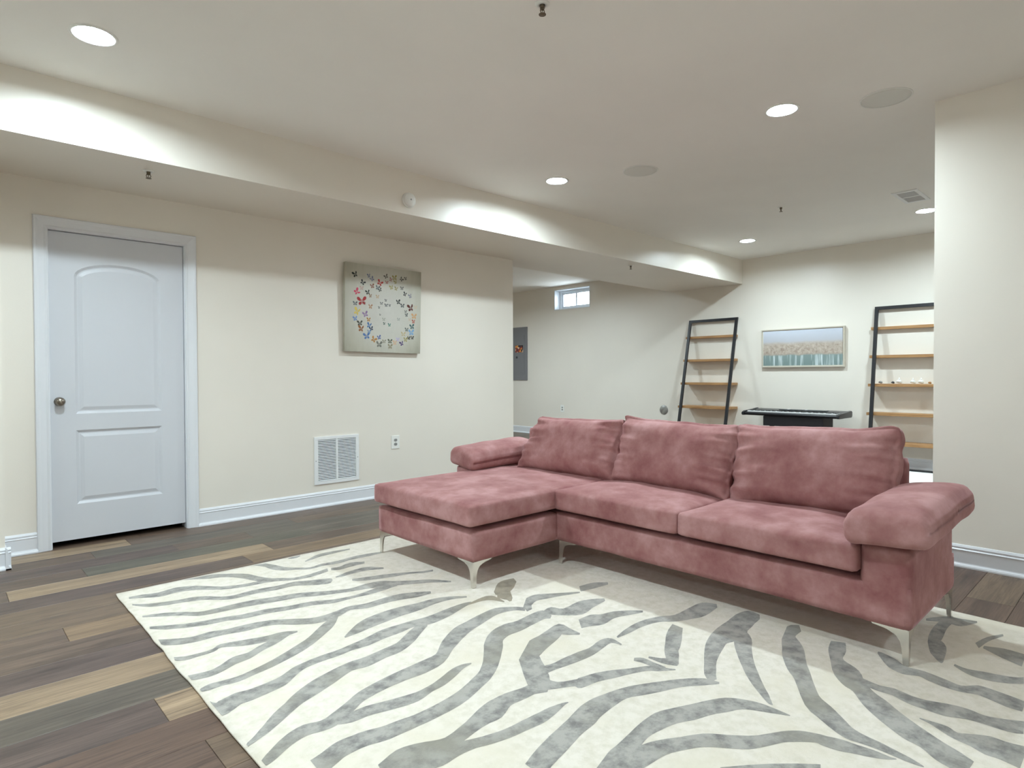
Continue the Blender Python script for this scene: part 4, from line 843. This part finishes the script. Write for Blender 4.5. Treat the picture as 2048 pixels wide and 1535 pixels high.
[(0.982,1.429,1.024,1.514),(1.003,1.422,1.045,1.504),(1.025,1.414,1.065,1.494),(1.048,1.409,1.083,1.486),(1.071,1.409,1.100,1.481),(1.092,1.412,1.118,1.477),(1.111,1.413,1.138,1.472),(1.129,1.413,1.156,1.466),(1.148,1.411,1.174,1.458),(1.166,1.408,1.191,1.451),(1.183,1.403,1.209,1.444),(1.200,1.396,1.226,1.438),(1.218,1.390,1.244,1.433),(1.236,1.385,1.262,1.428),(1.255,1.380,1.281,1.423),(1.276,1.376,1.301,1.420),(1.298,1.372,1.322,1.418),(1.320,1.370,1.346,1.417),(1.343,1.368,1.370,1.417),(1.366,1.365,1.395,1.415),(1.390,1.362,1.420,1.414),(1.413,1.360,1.443,1.412),(1.434,1.361,1.461,1.412),(1.453,1.364,1.478,1.411),(1.472,1.367,1.495,1.410),(1.495,1.372,1.513,1.406),(1.518,1.378,1.532,1.402),(1.537,1.383,1.546,1.398),(1.548,1.385,1.555,1.395),(1.555,1.385,1.561,1.392),(1.562,1.385,1.565,1.389)],
[(1.561,1.483,1.518,1.506),(1.582,1.497,1.528,1.526),(1.606,1.513,1.536,1.545),(1.630,1.536,1.543,1.560),(1.653,1.561,1.551,1.575),(1.670,1.586,1.563,1.593),(1.685,1.608,1.576,1.613),(1.699,1.630,1.589,1.632),(1.710,1.650,1.604,1.653),(1.721,1.668,1.620,1.675),(1.734,1.687,1.636,1.698),(1.740,1.697,1.660,1.731),(1.756,1.702,1.811,1.824),(1.773,1.710,1.835,1.828),(1.793,1.717,1.856,1.829),(1.816,1.725,1.874,1.830),(1.842,1.733,1.897,1.835),(1.868,1.740,1.924,1.841),(1.895,1.748,1.948,1.846),(1.922,1.757,1.971,1.852),(1.942,1.766,2.000,1.858),(1.949,1.770,2.029,1.856),(1.955,1.771,2.038,1.834),(1.962,1.762,2.033,1.810),(1.971,1.749,2.028,1.789),(1.983,1.738,2.026,1.769),(1.996,1.727,2.024,1.748),(2.008,1.716,2.023,1.726)],
[(1.606,1.578,1.655,1.645),(1.635,1.578,1.678,1.635),(1.665,1.578,1.701,1.625),(1.693,1.577,1.724,1.618),(1.713,1.575,1.743,1.616),(1.729,1.571,1.763,1.617),(1.748,1.568,1.785,1.618),(1.775,1.564,1.816,1.617),(1.806,1.560,1.849,1.615),(1.834,1.557,1.880,1.614),(1.856,1.555,1.903,1.610),(1.876,1.554,1.920,1.607),(1.901,1.554,1.939,1.606),(1.933,1.558,1.966,1.610),(1.965,1.564,2.000,1.618),(1.991,1.568,2.031,1.622),(2.012,1.572,2.054,1.619),(2.029,1.574,2.069,1.612),(2.042,1.573,2.078,1.598),(2.049,1.563,2.078,1.579),(2.052,1.547,2.071,1.557),(2.054,1.531,2.065,1.536)],
[(1.549,1.507,1.622,1.571),(1.568,1.496,1.627,1.548),(1.586,1.485,1.632,1.525),(1.606,1.474,1.640,1.507),(1.627,1.463,1.657,1.494),(1.647,1.452,1.678,1.484),(1.661,1.443,1.697,1.476),(1.662,1.436,1.707,1.471),(1.660,1.428,1.711,1.472),(1.669,1.419,1.718,1.473),(1.692,1.414,1.737,1.468),(1.721,1.411,1.765,1.462),(1.748,1.406,1.792,1.454),(1.770,1.399,1.816,1.444),(1.791,1.391,1.838,1.434),(1.813,1.382,1.858,1.423),(1.836,1.374,1.877,1.411),(1.860,1.367,1.896,1.398),(1.883,1.358,1.915,1.386),(1.906,1.349,1.937,1.375),(1.929,1.339,1.960,1.364),(1.947,1.329,1.979,1.353),(1.958,1.320,1.991,1.342),(1.965,1.310,1.999,1.331),(1.974,1.299,2.006,1.319),(1.990,1.287,2.015,1.302),(2.009,1.273,2.024,1.282),(2.028,1.259,2.034,1.263)],
[(1.976,1.413,1.999,1.427),(1.980,1.402,2.008,1.420),(1.984,1.391,2.017,1.412),(1.986,1.380,2.024,1.400),(1.987,1.367,2.025,1.385),(1.987,1.352,2.024,1.369),(1.989,1.336,2.022,1.352),(1.994,1.321,2.022,1.335),(2.002,1.307,2.023,1.317),(2.010,1.293,2.023,1.299)],
[(2.038,1.388,2.052,1.395),(2.038,1.369,2.059,1.379),(2.037,1.350,2.066,1.364),(2.038,1.332,2.073,1.351),(2.041,1.319,2.082,1.343),(2.044,1.308,2.093,1.336),(2.047,1.300,2.099,1.325),(2.051,1.292,2.096,1.310),(2.056,1.282,2.087,1.294),(2.062,1.273,2.079,1.279)],
[(2.395,1.503,2.389,1.447),(2.363,1.493,2.356,1.429),(2.329,1.482,2.327,1.413),(2.293,1.467,2.305,1.400),(2.259,1.450,2.287,1.390),(2.234,1.435,2.266,1.379),(2.217,1.425,2.238,1.365),(2.200,1.415,2.211,1.352),(2.174,1.401,2.192,1.345),(2.143,1.382,2.181,1.341),(2.115,1.362,2.170,1.334),(2.091,1.342,2.157,1.324),(2.072,1.322,2.143,1.315),(2.062,1.303,2.125,1.305),(2.060,1.289,2.103,1.292),(2.060,1.275,2.080,1.277)],
[(2.099,1.583,2.108,1.595),(2.125,1.582,2.142,1.603),(2.151,1.580,2.176,1.611),(2.179,1.579,2.211,1.616),(2.210,1.579,2.247,1.620),(2.244,1.580,2.284,1.622),(2.276,1.579,2.320,1.620),(2.309,1.574,2.355,1.615),(2.342,1.567,2.389,1.605),(2.371,1.557,2.421,1.594),(2.392,1.543,2.447,1.579),(2.410,1.524,2.469,1.563),(2.431,1.507,2.495,1.553),(2.456,1.494,2.529,1.550),(2.482,1.482,2.569,1.551),(2.508,1.473,2.610,1.552),(2.533,1.463,2.650,1.552),(2.559,1.454,2.689,1.552),(2.588,1.450,2.722,1.545),(2.626,1.451,2.741,1.529),(2.672,1.456,2.750,1.507),(2.720,1.461,2.758,1.486)],
[(2.067,1.756,2.131,1.827),(2.086,1.750,2.157,1.827),(2.104,1.744,2.184,1.828),(2.119,1.738,2.211,1.825),(2.132,1.730,2.230,1.815),(2.147,1.721,2.242,1.803),(2.171,1.714,2.253,1.794),(2.202,1.715,2.269,1.789),(2.233,1.721,2.293,1.784),(2.262,1.723,2.319,1.777),(2.291,1.717,2.345,1.762),(2.320,1.706,2.370,1.745),(2.348,1.695,2.391,1.729),(2.371,1.687,2.406,1.714),(2.392,1.680,2.419,1.700),(2.413,1.673,2.431,1.686)],
[(2.778,1.281,2.728,1.257),(2.787,1.301,2.694,1.254),(2.795,1.322,2.662,1.251),(2.790,1.340,2.636,1.246),(2.768,1.351,2.612,1.242),(2.738,1.357,2.588,1.240),(2.699,1.359,2.569,1.237),(2.655,1.355,2.554,1.232),(2.629,1.352,2.520,1.223),(2.619,1.350,2.469,1.218),(2.590,1.348,2.429,1.224),(2.542,1.346,2.402,1.233),(2.487,1.341,2.384,1.238),(2.432,1.332,2.368,1.236),(2.385,1.320,2.346,1.230),(2.344,1.307,2.322,1.223),(2.303,1.291,2.298,1.217),(2.266,1.273,2.273,1.210),(2.235,1.257,2.248,1.202),(2.209,1.243,2.229,1.196),(2.186,1.230,2.212,1.190),(2.164,1.217,2.191,1.181),(2.137,1.203,2.167,1.169),(2.108,1.187,2.144,1.156),(2.079,1.169,2.127,1.147),(2.059,1.150,2.113,1.140),(2.048,1.135,2.095,1.130),(2.040,1.122,2.076,1.117)],
[(2.063,1.100,2.051,1.094),(2.060,1.118,2.034,1.105),(2.057,1.136,2.018,1.116),(2.048,1.154,2.000,1.128),(2.030,1.173,1.980,1.143),(2.007,1.192,1.958,1.160),(1.982,1.210,1.933,1.176),(1.956,1.227,1.905,1.189),(1.928,1.242,1.875,1.200),(1.904,1.256,1.847,1.211),(1.883,1.268,1.824,1.221),(1.864,1.278,1.805,1.230),(1.845,1.288,1.786,1.239),(1.825,1.298,1.767,1.249),(1.803,1.308,1.749,1.259),(1.778,1.317,1.728,1.265),(1.751,1.325,1.702,1.267),(1.722,1.331,1.671,1.265),(1.696,1.336,1.642,1.263),(1.671,1.341,1.616,1.261),(1.647,1.345,1.592,1.258),(1.623,1.346,1.571,1.255),(1.599,1.345,1.555,1.251),(1.578,1.343,1.539,1.246),(1.558,1.339,1.519,1.242),(1.534,1.333,1.497,1.240),(1.508,1.326,1.475,1.238),(1.483,1.319,1.454,1.235),(1.461,1.315,1.435,1.231),(1.442,1.311,1.416,1.226),(1.424,1.307,1.399,1.222),(1.407,1.304,1.382,1.218),(1.392,1.301,1.367,1.214),(1.376,1.298,1.351,1.210),(1.361,1.294,1.336,1.207),(1.345,1.290,1.322,1.204),(1.328,1.286,1.308,1.201),(1.309,1.281,1.292,1.197),(1.289,1.275,1.274,1.193),(1.270,1.269,1.259,1.188),(1.253,1.263,1.246,1.184),(1.238,1.257,1.233,1.180),(1.224,1.252,1.219,1.175)],
[(2.516,1.268,2.572,1.257),(2.476,1.250,2.553,1.235),(2.440,1.233,2.532,1.212),(2.413,1.221,2.501,1.188),(2.395,1.211,2.465,1.168),(2.371,1.196,2.436,1.156),(2.337,1.173,2.411,1.144),(2.300,1.147,2.375,1.125),(2.264,1.120,2.334,1.102),(2.233,1.096,2.300,1.081),(2.208,1.077,2.275,1.065),(2.187,1.060,2.255,1.051),(2.169,1.044,2.235,1.036),(2.151,1.027,2.213,1.021),(2.134,1.011,2.191,1.005),(2.118,0.994,2.171,0.990),(2.102,0.977,2.150,0.974),(2.087,0.960,2.130,0.958),(2.074,0.946,2.113,0.943),(2.064,0.934,2.097,0.931),(2.055,0.923,2.083,0.922),(2.049,0.915,2.073,0.914),(2.046,0.908,2.065,0.909),(2.047,0.904,2.059,0.905),(2.047,0.900,2.053,0.900)],
[(2.790,1.107,2.727,1.073),(2.781,1.119,2.695,1.073),(2.768,1.132,2.667,1.072),(2.736,1.138,2.654,1.068),(2.590,1.099,2.646,1.062),(2.546,1.080,2.636,1.054),(2.509,1.063,2.620,1.039),(2.483,1.052,2.598,1.022),(2.467,1.046,2.578,1.008),(2.450,1.038,2.564,1.000),(2.430,1.028,2.545,0.989),(2.404,1.012,2.516,0.975),(2.374,0.994,2.485,0.961),(2.343,0.973,2.458,0.948),(2.319,0.954,2.437,0.938),(2.303,0.938,2.411,0.923),(2.279,0.920,2.372,0.900),(2.234,0.892,2.317,0.870),(2.178,0.858,2.262,0.838),(2.129,0.825,2.224,0.814),(2.100,0.796,2.207,0.797),(2.086,0.773,2.195,0.780),(2.075,0.756,2.181,0.760),(2.064,0.740,2.165,0.741),(2.053,0.724,2.151,0.726),(2.044,0.709,2.137,0.710),(2.035,0.694,2.123,0.695),(2.028,0.679,2.109,0.681),(2.023,0.663,2.099,0.669),(2.022,0.649,2.092,0.657),(2.025,0.635,2.087,0.644),(2.027,0.622,2.083,0.630),(2.029,0.608,2.080,0.615),(2.030,0.594,2.078,0.600),(2.031,0.580,2.076,0.585),(2.031,0.566,2.073,0.570),(2.030,0.552,2.069,0.555),(2.029,0.538,2.066,0.541),(2.028,0.524,2.062,0.527),(2.027,0.510,2.059,0.513),(2.027,0.497,2.055,0.499),(2.028,0.485,2.050,0.486),(2.030,0.473,2.044,0.473),(2.033,0.461,2.038,0.461)],
[(1.335,1.073,1.348,1.096),(1.353,1.062,1.378,1.104),(1.371,1.050,1.408,1.112),(1.393,1.042,1.433,1.119),(1.416,1.040,1.452,1.123),(1.440,1.043,1.470,1.124),(1.463,1.048,1.487,1.125),(1.486,1.054,1.502,1.127),(1.505,1.062,1.520,1.129),(1.525,1.068,1.541,1.132),(1.546,1.075,1.564,1.135),(1.568,1.080,1.590,1.139),(1.589,1.083,1.620,1.143),(1.612,1.083,1.653,1.146),(1.636,1.080,1.687,1.147),(1.658,1.076,1.720,1.146),(1.679,1.073,1.747,1.139),(1.701,1.068,1.770,1.130),(1.722,1.062,1.792,1.120),(1.740,1.054,1.814,1.111),(1.757,1.045,1.834,1.102),(1.776,1.035,1.853,1.093),(1.799,1.027,1.873,1.085),(1.822,1.020,1.895,1.076),(1.843,1.013,1.917,1.066),(1.862,1.004,1.939,1.056),(1.879,0.995,1.960,1.045),(1.897,0.985,1.978,1.033),(1.916,0.976,1.992,1.018),(1.935,0.968,2.003,1.002),(1.951,0.957,2.012,0.985),(1.962,0.944,2.020,0.968),(1.971,0.930,2.027,0.950),(1.979,0.915,2.031,0.933),(1.988,0.899,2.033,0.914),(1.996,0.883,2.033,0.895),(2.004,0.869,2.033,0.877),(2.011,0.856,2.032,0.862),(2.017,0.843,2.031,0.847),(2.024,0.831,2.030,0.833)],
[(1.396,1.024,1.451,1.089),(1.407,1.019,1.465,1.088),(1.419,1.014,1.478,1.086),(1.435,1.009,1.493,1.084),(1.456,1.006,1.511,1.081),(1.478,1.004,1.534,1.076),(1.500,1.002,1.556,1.070),(1.519,1.001,1.575,1.064),(1.537,0.999,1.593,1.056),(1.555,0.996,1.610,1.047),(1.572,0.991,1.628,1.037),(1.588,0.984,1.644,1.027),(1.607,0.975,1.661,1.016),(1.628,0.964,1.683,1.005),(1.650,0.952,1.707,0.991),(1.668,0.939,1.730,0.976),(1.683,0.925,1.748,0.959),(1.696,0.909,1.762,0.941),(1.710,0.892,1.776,0.923),(1.724,0.875,1.791,0.906),(1.739,0.857,1.806,0.889),(1.754,0.842,1.820,0.874),(1.772,0.830,1.833,0.863),(1.790,0.820,1.847,0.853),(1.807,0.812,1.863,0.844),(1.826,0.803,1.880,0.834),(1.845,0.794,1.899,0.824),(1.862,0.786,1.917,0.814),(1.876,0.776,1.934,0.802),(1.888,0.765,1.948,0.790),(1.900,0.754,1.961,0.777),(1.912,0.741,1.971,0.762),(1.924,0.729,1.979,0.746),(1.933,0.718,1.985,0.732),(1.935,0.710,1.989,0.722),(1.933,0.703,1.991,0.714),(1.933,0.693,1.993,0.705),(1.935,0.679,1.998,0.694),(1.937,0.665,2.004,0.680),(1.941,0.651,2.008,0.666),(1.947,0.639,2.010,0.652),(1.954,0.626,2.011,0.638),(1.960,0.614,2.012,0.624),(1.965,0.601,2.015,0.611),(1.970,0.589,2.017,0.597),(1.976,0.577,2.019,0.584),(1.983,0.564,2.019,0.570),(1.991,0.552,2.018,0.556),(1.999,0.541,2.018,0.544),(2.005,0.534,2.018,0.536),(2.011,0.529,2.020,0.531),(2.017,0.524,2.021,0.525)],
[(1.602,0.851,1.615,0.858),(1.622,0.834,1.637,0.842),(1.643,0.817,1.659,0.826),(1.664,0.798,1.683,0.808),(1.687,0.778,1.708,0.788),(1.711,0.757,1.734,0.767),(1.735,0.734,1.759,0.744),(1.761,0.710,1.785,0.720),(1.789,0.685,1.810,0.694),(1.816,0.660,1.835,0.667)],
[(2.721,0.949,2.744,0.901),(2.690,0.943,2.716,0.890),(2.660,0.936,2.690,0.881),(2.631,0.928,2.662,0.871),(2.602,0.917,2.630,0.865),(2.567,0.901,2.604,0.862),(2.529,0.884,2.585,0.858),(2.492,0.868,2.572,0.850),(2.456,0.852,2.564,0.840),(2.421,0.832,2.557,0.830),(2.394,0.811,2.550,0.817),(2.374,0.792,2.538,0.799),(2.361,0.777,2.520,0.780),(2.355,0.767,2.495,0.763),(2.351,0.756,2.468,0.750),(2.341,0.743,2.444,0.736),(2.322,0.728,2.422,0.720),(2.298,0.711,2.403,0.704),(2.274,0.692,2.388,0.689),(2.254,0.673,2.376,0.675),(2.238,0.656,2.365,0.658),(2.224,0.640,2.353,0.641),(2.211,0.625,2.338,0.624),(2.198,0.609,2.324,0.609),(2.186,0.593,2.310,0.593),(2.173,0.575,2.296,0.575),(2.160,0.557,2.283,0.557),(2.150,0.539,2.271,0.541),(2.144,0.522,2.260,0.525),(2.141,0.507,2.250,0.509),(2.136,0.493,2.239,0.492),(2.125,0.478,2.228,0.475),(2.111,0.463,2.218,0.459),(2.098,0.447,2.210,0.444),(2.090,0.431,2.203,0.430),(2.085,0.417,2.196,0.416),(2.080,0.405,2.189,0.402),(2.074,0.394,2.181,0.390),(2.068,0.384,2.174,0.378),(2.062,0.373,2.167,0.368)],
[(2.736,0.780,2.752,0.781),(2.725,0.774,2.752,0.775),(2.714,0.768,2.753,0.770),(2.700,0.759,2.751,0.761),(2.679,0.746,2.746,0.749),(2.654,0.730,2.739,0.734),(2.634,0.713,2.731,0.718),(2.622,0.696,2.717,0.702),(2.614,0.678,2.700,0.686),(2.611,0.660,2.689,0.671),(2.617,0.643,2.687,0.655),(2.628,0.627,2.690,0.639),(2.635,0.614,2.693,0.622),(2.633,0.603,2.693,0.609),(2.626,0.593,2.691,0.598),(2.620,0.580,2.689,0.586),(2.616,0.564,2.685,0.570),(2.611,0.547,2.680,0.552),(2.608,0.529,2.675,0.535),(2.607,0.513,2.669,0.519),(2.607,0.497,2.664,0.503),(2.610,0.482,2.665,0.489),(2.616,0.467,2.676,0.477),(2.624,0.453,2.695,0.464),(2.628,0.441,2.709,0.450),(2.627,0.428,2.713,0.434),(2.624,0.414,2.712,0.418),(2.619,0.399,2.709,0.402),(2.613,0.384,2.707,0.387),(2.607,0.370,2.704,0.372),(2.602,0.355,2.701,0.358),(2.601,0.341,2.698,0.344),(2.602,0.327,2.694,0.330),(2.603,0.314,2.690,0.316)],
[(2.827,0.545,2.844,0.545),(2.812,0.530,2.838,0.531),(2.798,0.515,2.833,0.517),(2.787,0.500,2.832,0.503),(2.780,0.483,2.836,0.488),(2.776,0.467,2.842,0.473),(2.776,0.451,2.849,0.458),(2.778,0.436,2.853,0.443),(2.782,0.421,2.856,0.428),(2.788,0.407,2.861,0.414),(2.796,0.392,2.866,0.399),(2.805,0.377,2.871,0.384),(2.814,0.365,2.878,0.372),(2.823,0.355,2.885,0.362),(2.832,0.346,2.894,0.355),(2.841,0.339,2.904,0.347)],
[(2.418,0.748,2.470,0.756),(2.414,0.727,2.464,0.735),(2.410,0.707,2.459,0.714),(2.408,0.687,2.456,0.695),(2.409,0.670,2.459,0.679),(2.411,0.655,2.465,0.664),(2.411,0.640,2.469,0.648),(2.405,0.624,2.465,0.630),(2.397,0.607,2.460,0.612),(2.391,0.589,2.456,0.596),(2.388,0.573,2.455,0.581),(2.388,0.558,2.456,0.567),(2.388,0.542,2.459,0.551),(2.386,0.523,2.466,0.534),(2.386,0.504,2.475,0.515),(2.388,0.484,2.483,0.496),(2.396,0.466,2.489,0.478),(2.407,0.449,2.493,0.459),(2.415,0.433,2.494,0.441),(2.419,0.420,2.492,0.425),(2.421,0.407,2.487,0.410),(2.422,0.394,2.485,0.397),(2.422,0.380,2.488,0.384),(2.422,0.367,2.493,0.372),(2.422,0.354,2.499,0.359),(2.423,0.340,2.506,0.346),(2.425,0.327,2.513,0.334),(2.429,0.315,2.520,0.323),(2.433,0.306,2.525,0.315),(2.439,0.299,2.530,0.308),(2.445,0.292,2.535,0.300)],
[(2.311,0.536,2.317,0.537),(2.308,0.527,2.319,0.527),(2.305,0.517,2.320,0.518),(2.300,0.506,2.321,0.507),(2.292,0.492,2.323,0.493),(2.282,0.476,2.325,0.478),(2.273,0.462,2.324,0.463),(2.267,0.452,2.317,0.451),(2.262,0.442,2.309,0.442),(2.258,0.431,2.306,0.433),(2.255,0.418,2.311,0.423),(2.252,0.404,2.322,0.410),(2.249,0.391,2.332,0.397),(2.243,0.379,2.341,0.384),(2.236,0.366,2.349,0.371),(2.231,0.354,2.355,0.359),(2.231,0.342,2.356,0.347),(2.233,0.330,2.355,0.334),(2.233,0.318,2.355,0.321),(2.230,0.303,2.358,0.305),(2.226,0.287,2.363,0.289),(2.221,0.272,2.367,0.272)],
[(3.404,0.661,3.347,0.640),(3.373,0.670,3.299,0.642),(3.340,0.680,3.255,0.645),(3.299,0.687,3.217,0.645),(3.250,0.690,3.182,0.643),(3.201,0.691,3.146,0.640),(3.156,0.689,3.110,0.636),(3.113,0.686,3.078,0.634),(3.060,0.680,3.057,0.633),(2.998,0.668,3.052,0.633),(2.943,0.652,3.049,0.629),(2.905,0.640,3.032,0.618),(2.885,0.632,2.997,0.603),(2.872,0.624,2.951,0.593),(2.854,0.613,2.912,0.588),(2.837,0.602,2.882,0.585),(2.826,0.594,2.863,0.583),(2.820,0.588,2.846,0.581),(2.816,0.583,2.829,0.579)],
[(3.080,0.510,3.130,0.530),(3.116,0.505,3.163,0.524),(3.152,0.501,3.198,0.517),(3.187,0.495,3.233,0.508),(3.222,0.486,3.265,0.496),(3.259,0.474,3.293,0.481),(3.297,0.461,3.321,0.467)],
[(3.091,0.498,3.121,0.500),(3.073,0.475,3.131,0.479),(3.055,0.452,3.142,0.458),(3.039,0.430,3.149,0.436),(3.026,0.408,3.149,0.414),(3.015,0.387,3.145,0.391),(3.003,0.365,3.142,0.369)],
[(3.255,0.732,3.283,0.739),(3.269,0.709,3.317,0.720),(3.282,0.687,3.351,0.701),(3.291,0.666,3.378,0.681),(3.290,0.647,3.390,0.661),(3.285,0.627,3.392,0.642),(3.291,0.608,3.394,0.625),(3.317,0.593,3.399,0.608),(3.353,0.580,3.405,0.590),(3.388,0.567,3.411,0.572)]]
for i, st in enumerate(STRIPES):
    bm = bmesh.new(); z = .01235 + .00002*(i % 12)
    A = [bm.verts.new((r[0]-rc.x, r[1]-rc.y, z)) for r in st]; C = [bm.verts.new((r[2]-rc.x, r[3]-rc.y, z)) for r in st]
    for k in range(len(st)-1):
        q = [A[k], A[k+1], C[k+1], C[k]]
        for tri in ((q[0], q[1], q[2]), (q[0], q[2], q[3])):
            ar = (tri[1].co-tri[0].co).cross(tri[2].co-tri[0].co).z
            if abs(ar) > 1e-9: bm.faces.new(tri if ar > 0 else tri[::-1])
    me = bpy.data.meshes.new('zebra_stripe'); bm.to_mesh(me); bm.free()
    me.materials.append(MAT['stripe_brown' if i in (16, 17, 18) else 'stripe'])
    o = bpy.data.objects.new('zebra_stripe', me); COL.objects.link(o); o.parent = rug

# ------------------------------------------------------------------ sofa
ZR = .0135
sofa = thing('sectional_sofa', 'rose pink velvet sectional sofa with left chaise and chrome legs', 'sofa', (2.9, 2.0, ZR))
sl_ = Vector(sofa.location)
def sp(name, bm, mat='velvet', smooth=True, mw=None, label=None):
    o = obj(name, bm, mat, None, smooth)
    if mw is not None: o.data.transform(mw)
    o.data.transform(Matrix.Translation(-sl_)); o.parent = sofa
    if label: o['label'] = label
    return o
def TR(c, rx=0, ry=0, rz=0):
    return Matrix.Translation(c) @ Matrix.Rotation(rz, 4, 'Z') @ Matrix.Rotation(ry, 4, 'Y') @ Matrix.Rotation(rx, 4, 'X')
def wob(a, f, s): 
    def d(p, u): return p + Vector((a*nz(p.x*f+s, p.y*f, p.z*f), a*nz(p.x*f, p.y*f+s, p.z*f), a*nz(p.x*f, p.y*f, p.z*f+s)))
    return d
def rbox(x0, x1, y0, y1, z0, z1, r, n=(12, 30, 6), a=.003, s=0):
    return soft_box(((x1-x0)/2, (y1-y0)/2, (z1-z0)/2), r, n, wob(a, 5, s)), TR(((x0+x1)/2, (y0+y1)/2, (z0+z1)/2))
bm, mw = rbox(2.682, 3.40, .652, 3.40, .148, .312, .014, (16, 50, 6), .003, 1); sp('base', bm, mw=mw)
bm, mw = rbox(2.032, 2.70, 2.462, 3.398, .148, .312, .014, (16, 20, 6), .003, 4); sp('chaise_base', bm, mw=mw)
# backrest frame
bm, mw = rbox(3.37, 3.465, .845, 3.40, .20, .725, .028, (6, 50, 14), .002, 2); sp('backrest', bm, mw=mw)
# arms
def armdef(p, u): return p + Vector((.003*nz(p.x*5, p.y*5, p.z*5), .002*nz(p.x*6+3, p.y*5, p.z*5), 0))
bm = soft_box((.342, .092, .16), .026, (20, 8, 12), armdef); sp('arm', bm, mw=TR((3.024, .744, .30)))
bm = soft_box((.325, .085, .175), .024, (20, 8, 12), armdef); sp('arm', bm, mw=TR((3.075, 3.440, .305)))
def armcush(h, s):
    def d(p, u):
        k = (1-u.x**4)*(1-u.y**4)
        q = p.copy()
        q.z += (.016 if u.z > 0 else -.004)*k
        q.z -= .018*abs(u.y)**3*(1 if u.z > 0 else .2)
        q += Vector((.006*nz(p.x*4+s, p.y*4, p.z*4), .006*nz(p.x*4, p.y*5+s, p.z*4), .006*nz(p.x*6, p.y*6, s)))
        q.z += .004*nz(p.x*16, p.y*4+s, 0)*sstep(.2, 1, abs(u.x))
        return q
    return soft_box(h, .042, (34, 18, 10), d)
sp('arm_cushion', armcush((.378, .152, .066), 1), mw=TR((2.970, .722, .551), math.radians(-6), math.radians(-2.0), 0))
sp('arm_cushion', armcush((.345, .140, .066), 9), mw=TR((3.065, 3.432, .548), math.radians(7), math.radians(-2.5), 0))
# seat cushions
def seatdef(s, dome, slope=0.0):
    def d(p, u):
        k = (1-abs(u.x)**3)*(1-abs(u.y)**3)
        q = p.copy()
        if u.z > -.2: q.z += dome*k
        q += Vector((.005*nz(p.x*4+s, p.y*4, p.z*4), .005*nz(p.x*4, p.y*4+s, p.z*3), .006*nz(p.x*4.5+s, p.y*4.5, 0)*(1 if u.z > 0 else .3)))
        q.z += .004*nz(p.x*9, p.y*14+s, 0)*sstep(-.2, .9, u.x)
        return q
    return d
sp('seat_cushion', soft_box((.330, .404, .058), .020, (30, 34, 8), seatdef(3, .022)), mw=TR((2.975, 1.234, .396)))
sp('seat_cushion', soft_box((.330, .412, .058), .020, (30, 34, 8), seatdef(6, .024)), mw=TR((2.975, 2.052, .395)))
sp('chaise_cushion', soft_box((.650, .474, .059), .020, (50, 34, 8), seatdef(11, .014)), mw=TR((2.648, 2.922, .396)))
# back cushions: local x = width (world Y), y = thickness (front is -y), z = height
def backdef(s, hx, shear=0.0):
    def d(p, u):
        e = (1-abs(u.x)**5)*(1-abs(u.z)**4)
        q = p.copy()
        q.y *= .42 + .58*e
        q.z += .018*abs(u.x)**6*(1 if u.z > 0 else -1)*abs(u.z)       # pulled-out corners
        q.x *= 1 - .030*(1-abs(u.x)**2)*0 - .02*(1-u.z**2)*0
        q.x -= math.copysign(.012*(1-u.z**2), u.x)*abs(u.x)**3
        side = sstep(.30, 1.0, abs(u.x))
        fold = nz(p.x*3+s, p.z*26+s*3, 2.0)
        q.y += -.042*side*max(-.25, fold)*(1 if u.y < 0 else .3)
        q.x += .010*side*nz(3.3, p.z*22+s, s)
        if u.x < 0: q.x -= shear*abs(u.x)*(u.z*-.5)*.5
        q += Vector((0, .012*nz(p.x*4+s, p.z*5, s)*(1-.5*side), .006*nz(p.x*7+s, 1, s)*(1 if u.z > .5 else .3)))
        if u.z > .6: q.y += .005*nz(p.x*18+s, 0, s)
        return q
    return d
def backcush(yc, xc, zc, half, lean, roll, s, yaw=0, shear=0.0):
    # world orientation: local x -> -Y, local y -> +X, local z -> up
    base = Matrix(((0, 1, 0, 0), (-1, 0, 0, 0), (0, 0, 1, 0), (0, 0, 0, 1)))
    mw = Matrix.Translation((xc, yc, zc)) @ Matrix.Rotation(yaw, 4, 'Z') @ Matrix.Rotation(lean, 4, 'Y') @ Matrix.Rotation(roll, 4, 'X') @ base
    sp('back_cushion', soft_box(half, .055, (56, 16, 40), backdef(s, half[0], shear)), mw=mw)
L_ = math.radians(18)
backcush(1.222, 3.225, .646, (.402, .125, .214), L_, math.radians(-1.9), 2)
backcush(2.000, 3.215, .638, (.400, .125, .210), L_, math.radians(1.2), 5)
backcush(2.790, 3.205, .624, (.425, .125, .202), L_, math.radians(-1.2), 8, 0, .30)
# seams: thin piping round the front face of the arm cushion and along the chaise edges
def seam(pts, r=.0025):
    bm = bmesh.new(); tube(bm, pts, r, 6); sp('seam', bm)
seam([(2.008, 3.385-.88*k/12, .4475+.0012*math.sin(k)) for k in range(13)])
seam([(2.02+.60*k/10, 2.458, .4475+.0012*math.sin(k*1.3)) for k in range(11)])

# chrome legs
LP = [(0, 0), (.020, 0), (.024, .060), (.030, .088), (.046, .110), (.080, .124), (.125, .130), (.130, .1365), (0, .1365)]
def leg(x, y, sx, sy):
    bm = bmesh.new(); th = .005
    prism(bm, [(x+sx*a, b+ZR) for a, b in LP], *sorted((y, y+sy*th)), 'xz')
    prism(bm, [(y+sy*max(a, th), b+ZR) for a, b in LP], *sorted((x, x+sx*th)), 'yz')
    o = sp('leg', bm, 'chrome', False); o['label'] = 'chrome leg'
leg(2.040, 2.470, 1, 1); leg(2.040, 3.390, 1, -1); leg(2.690, 2.455, 1, -1); leg(2.690, .660, 1, 1); leg(3.395, .662, -1, 1); leg(3.392, 3.390, -1, -1)
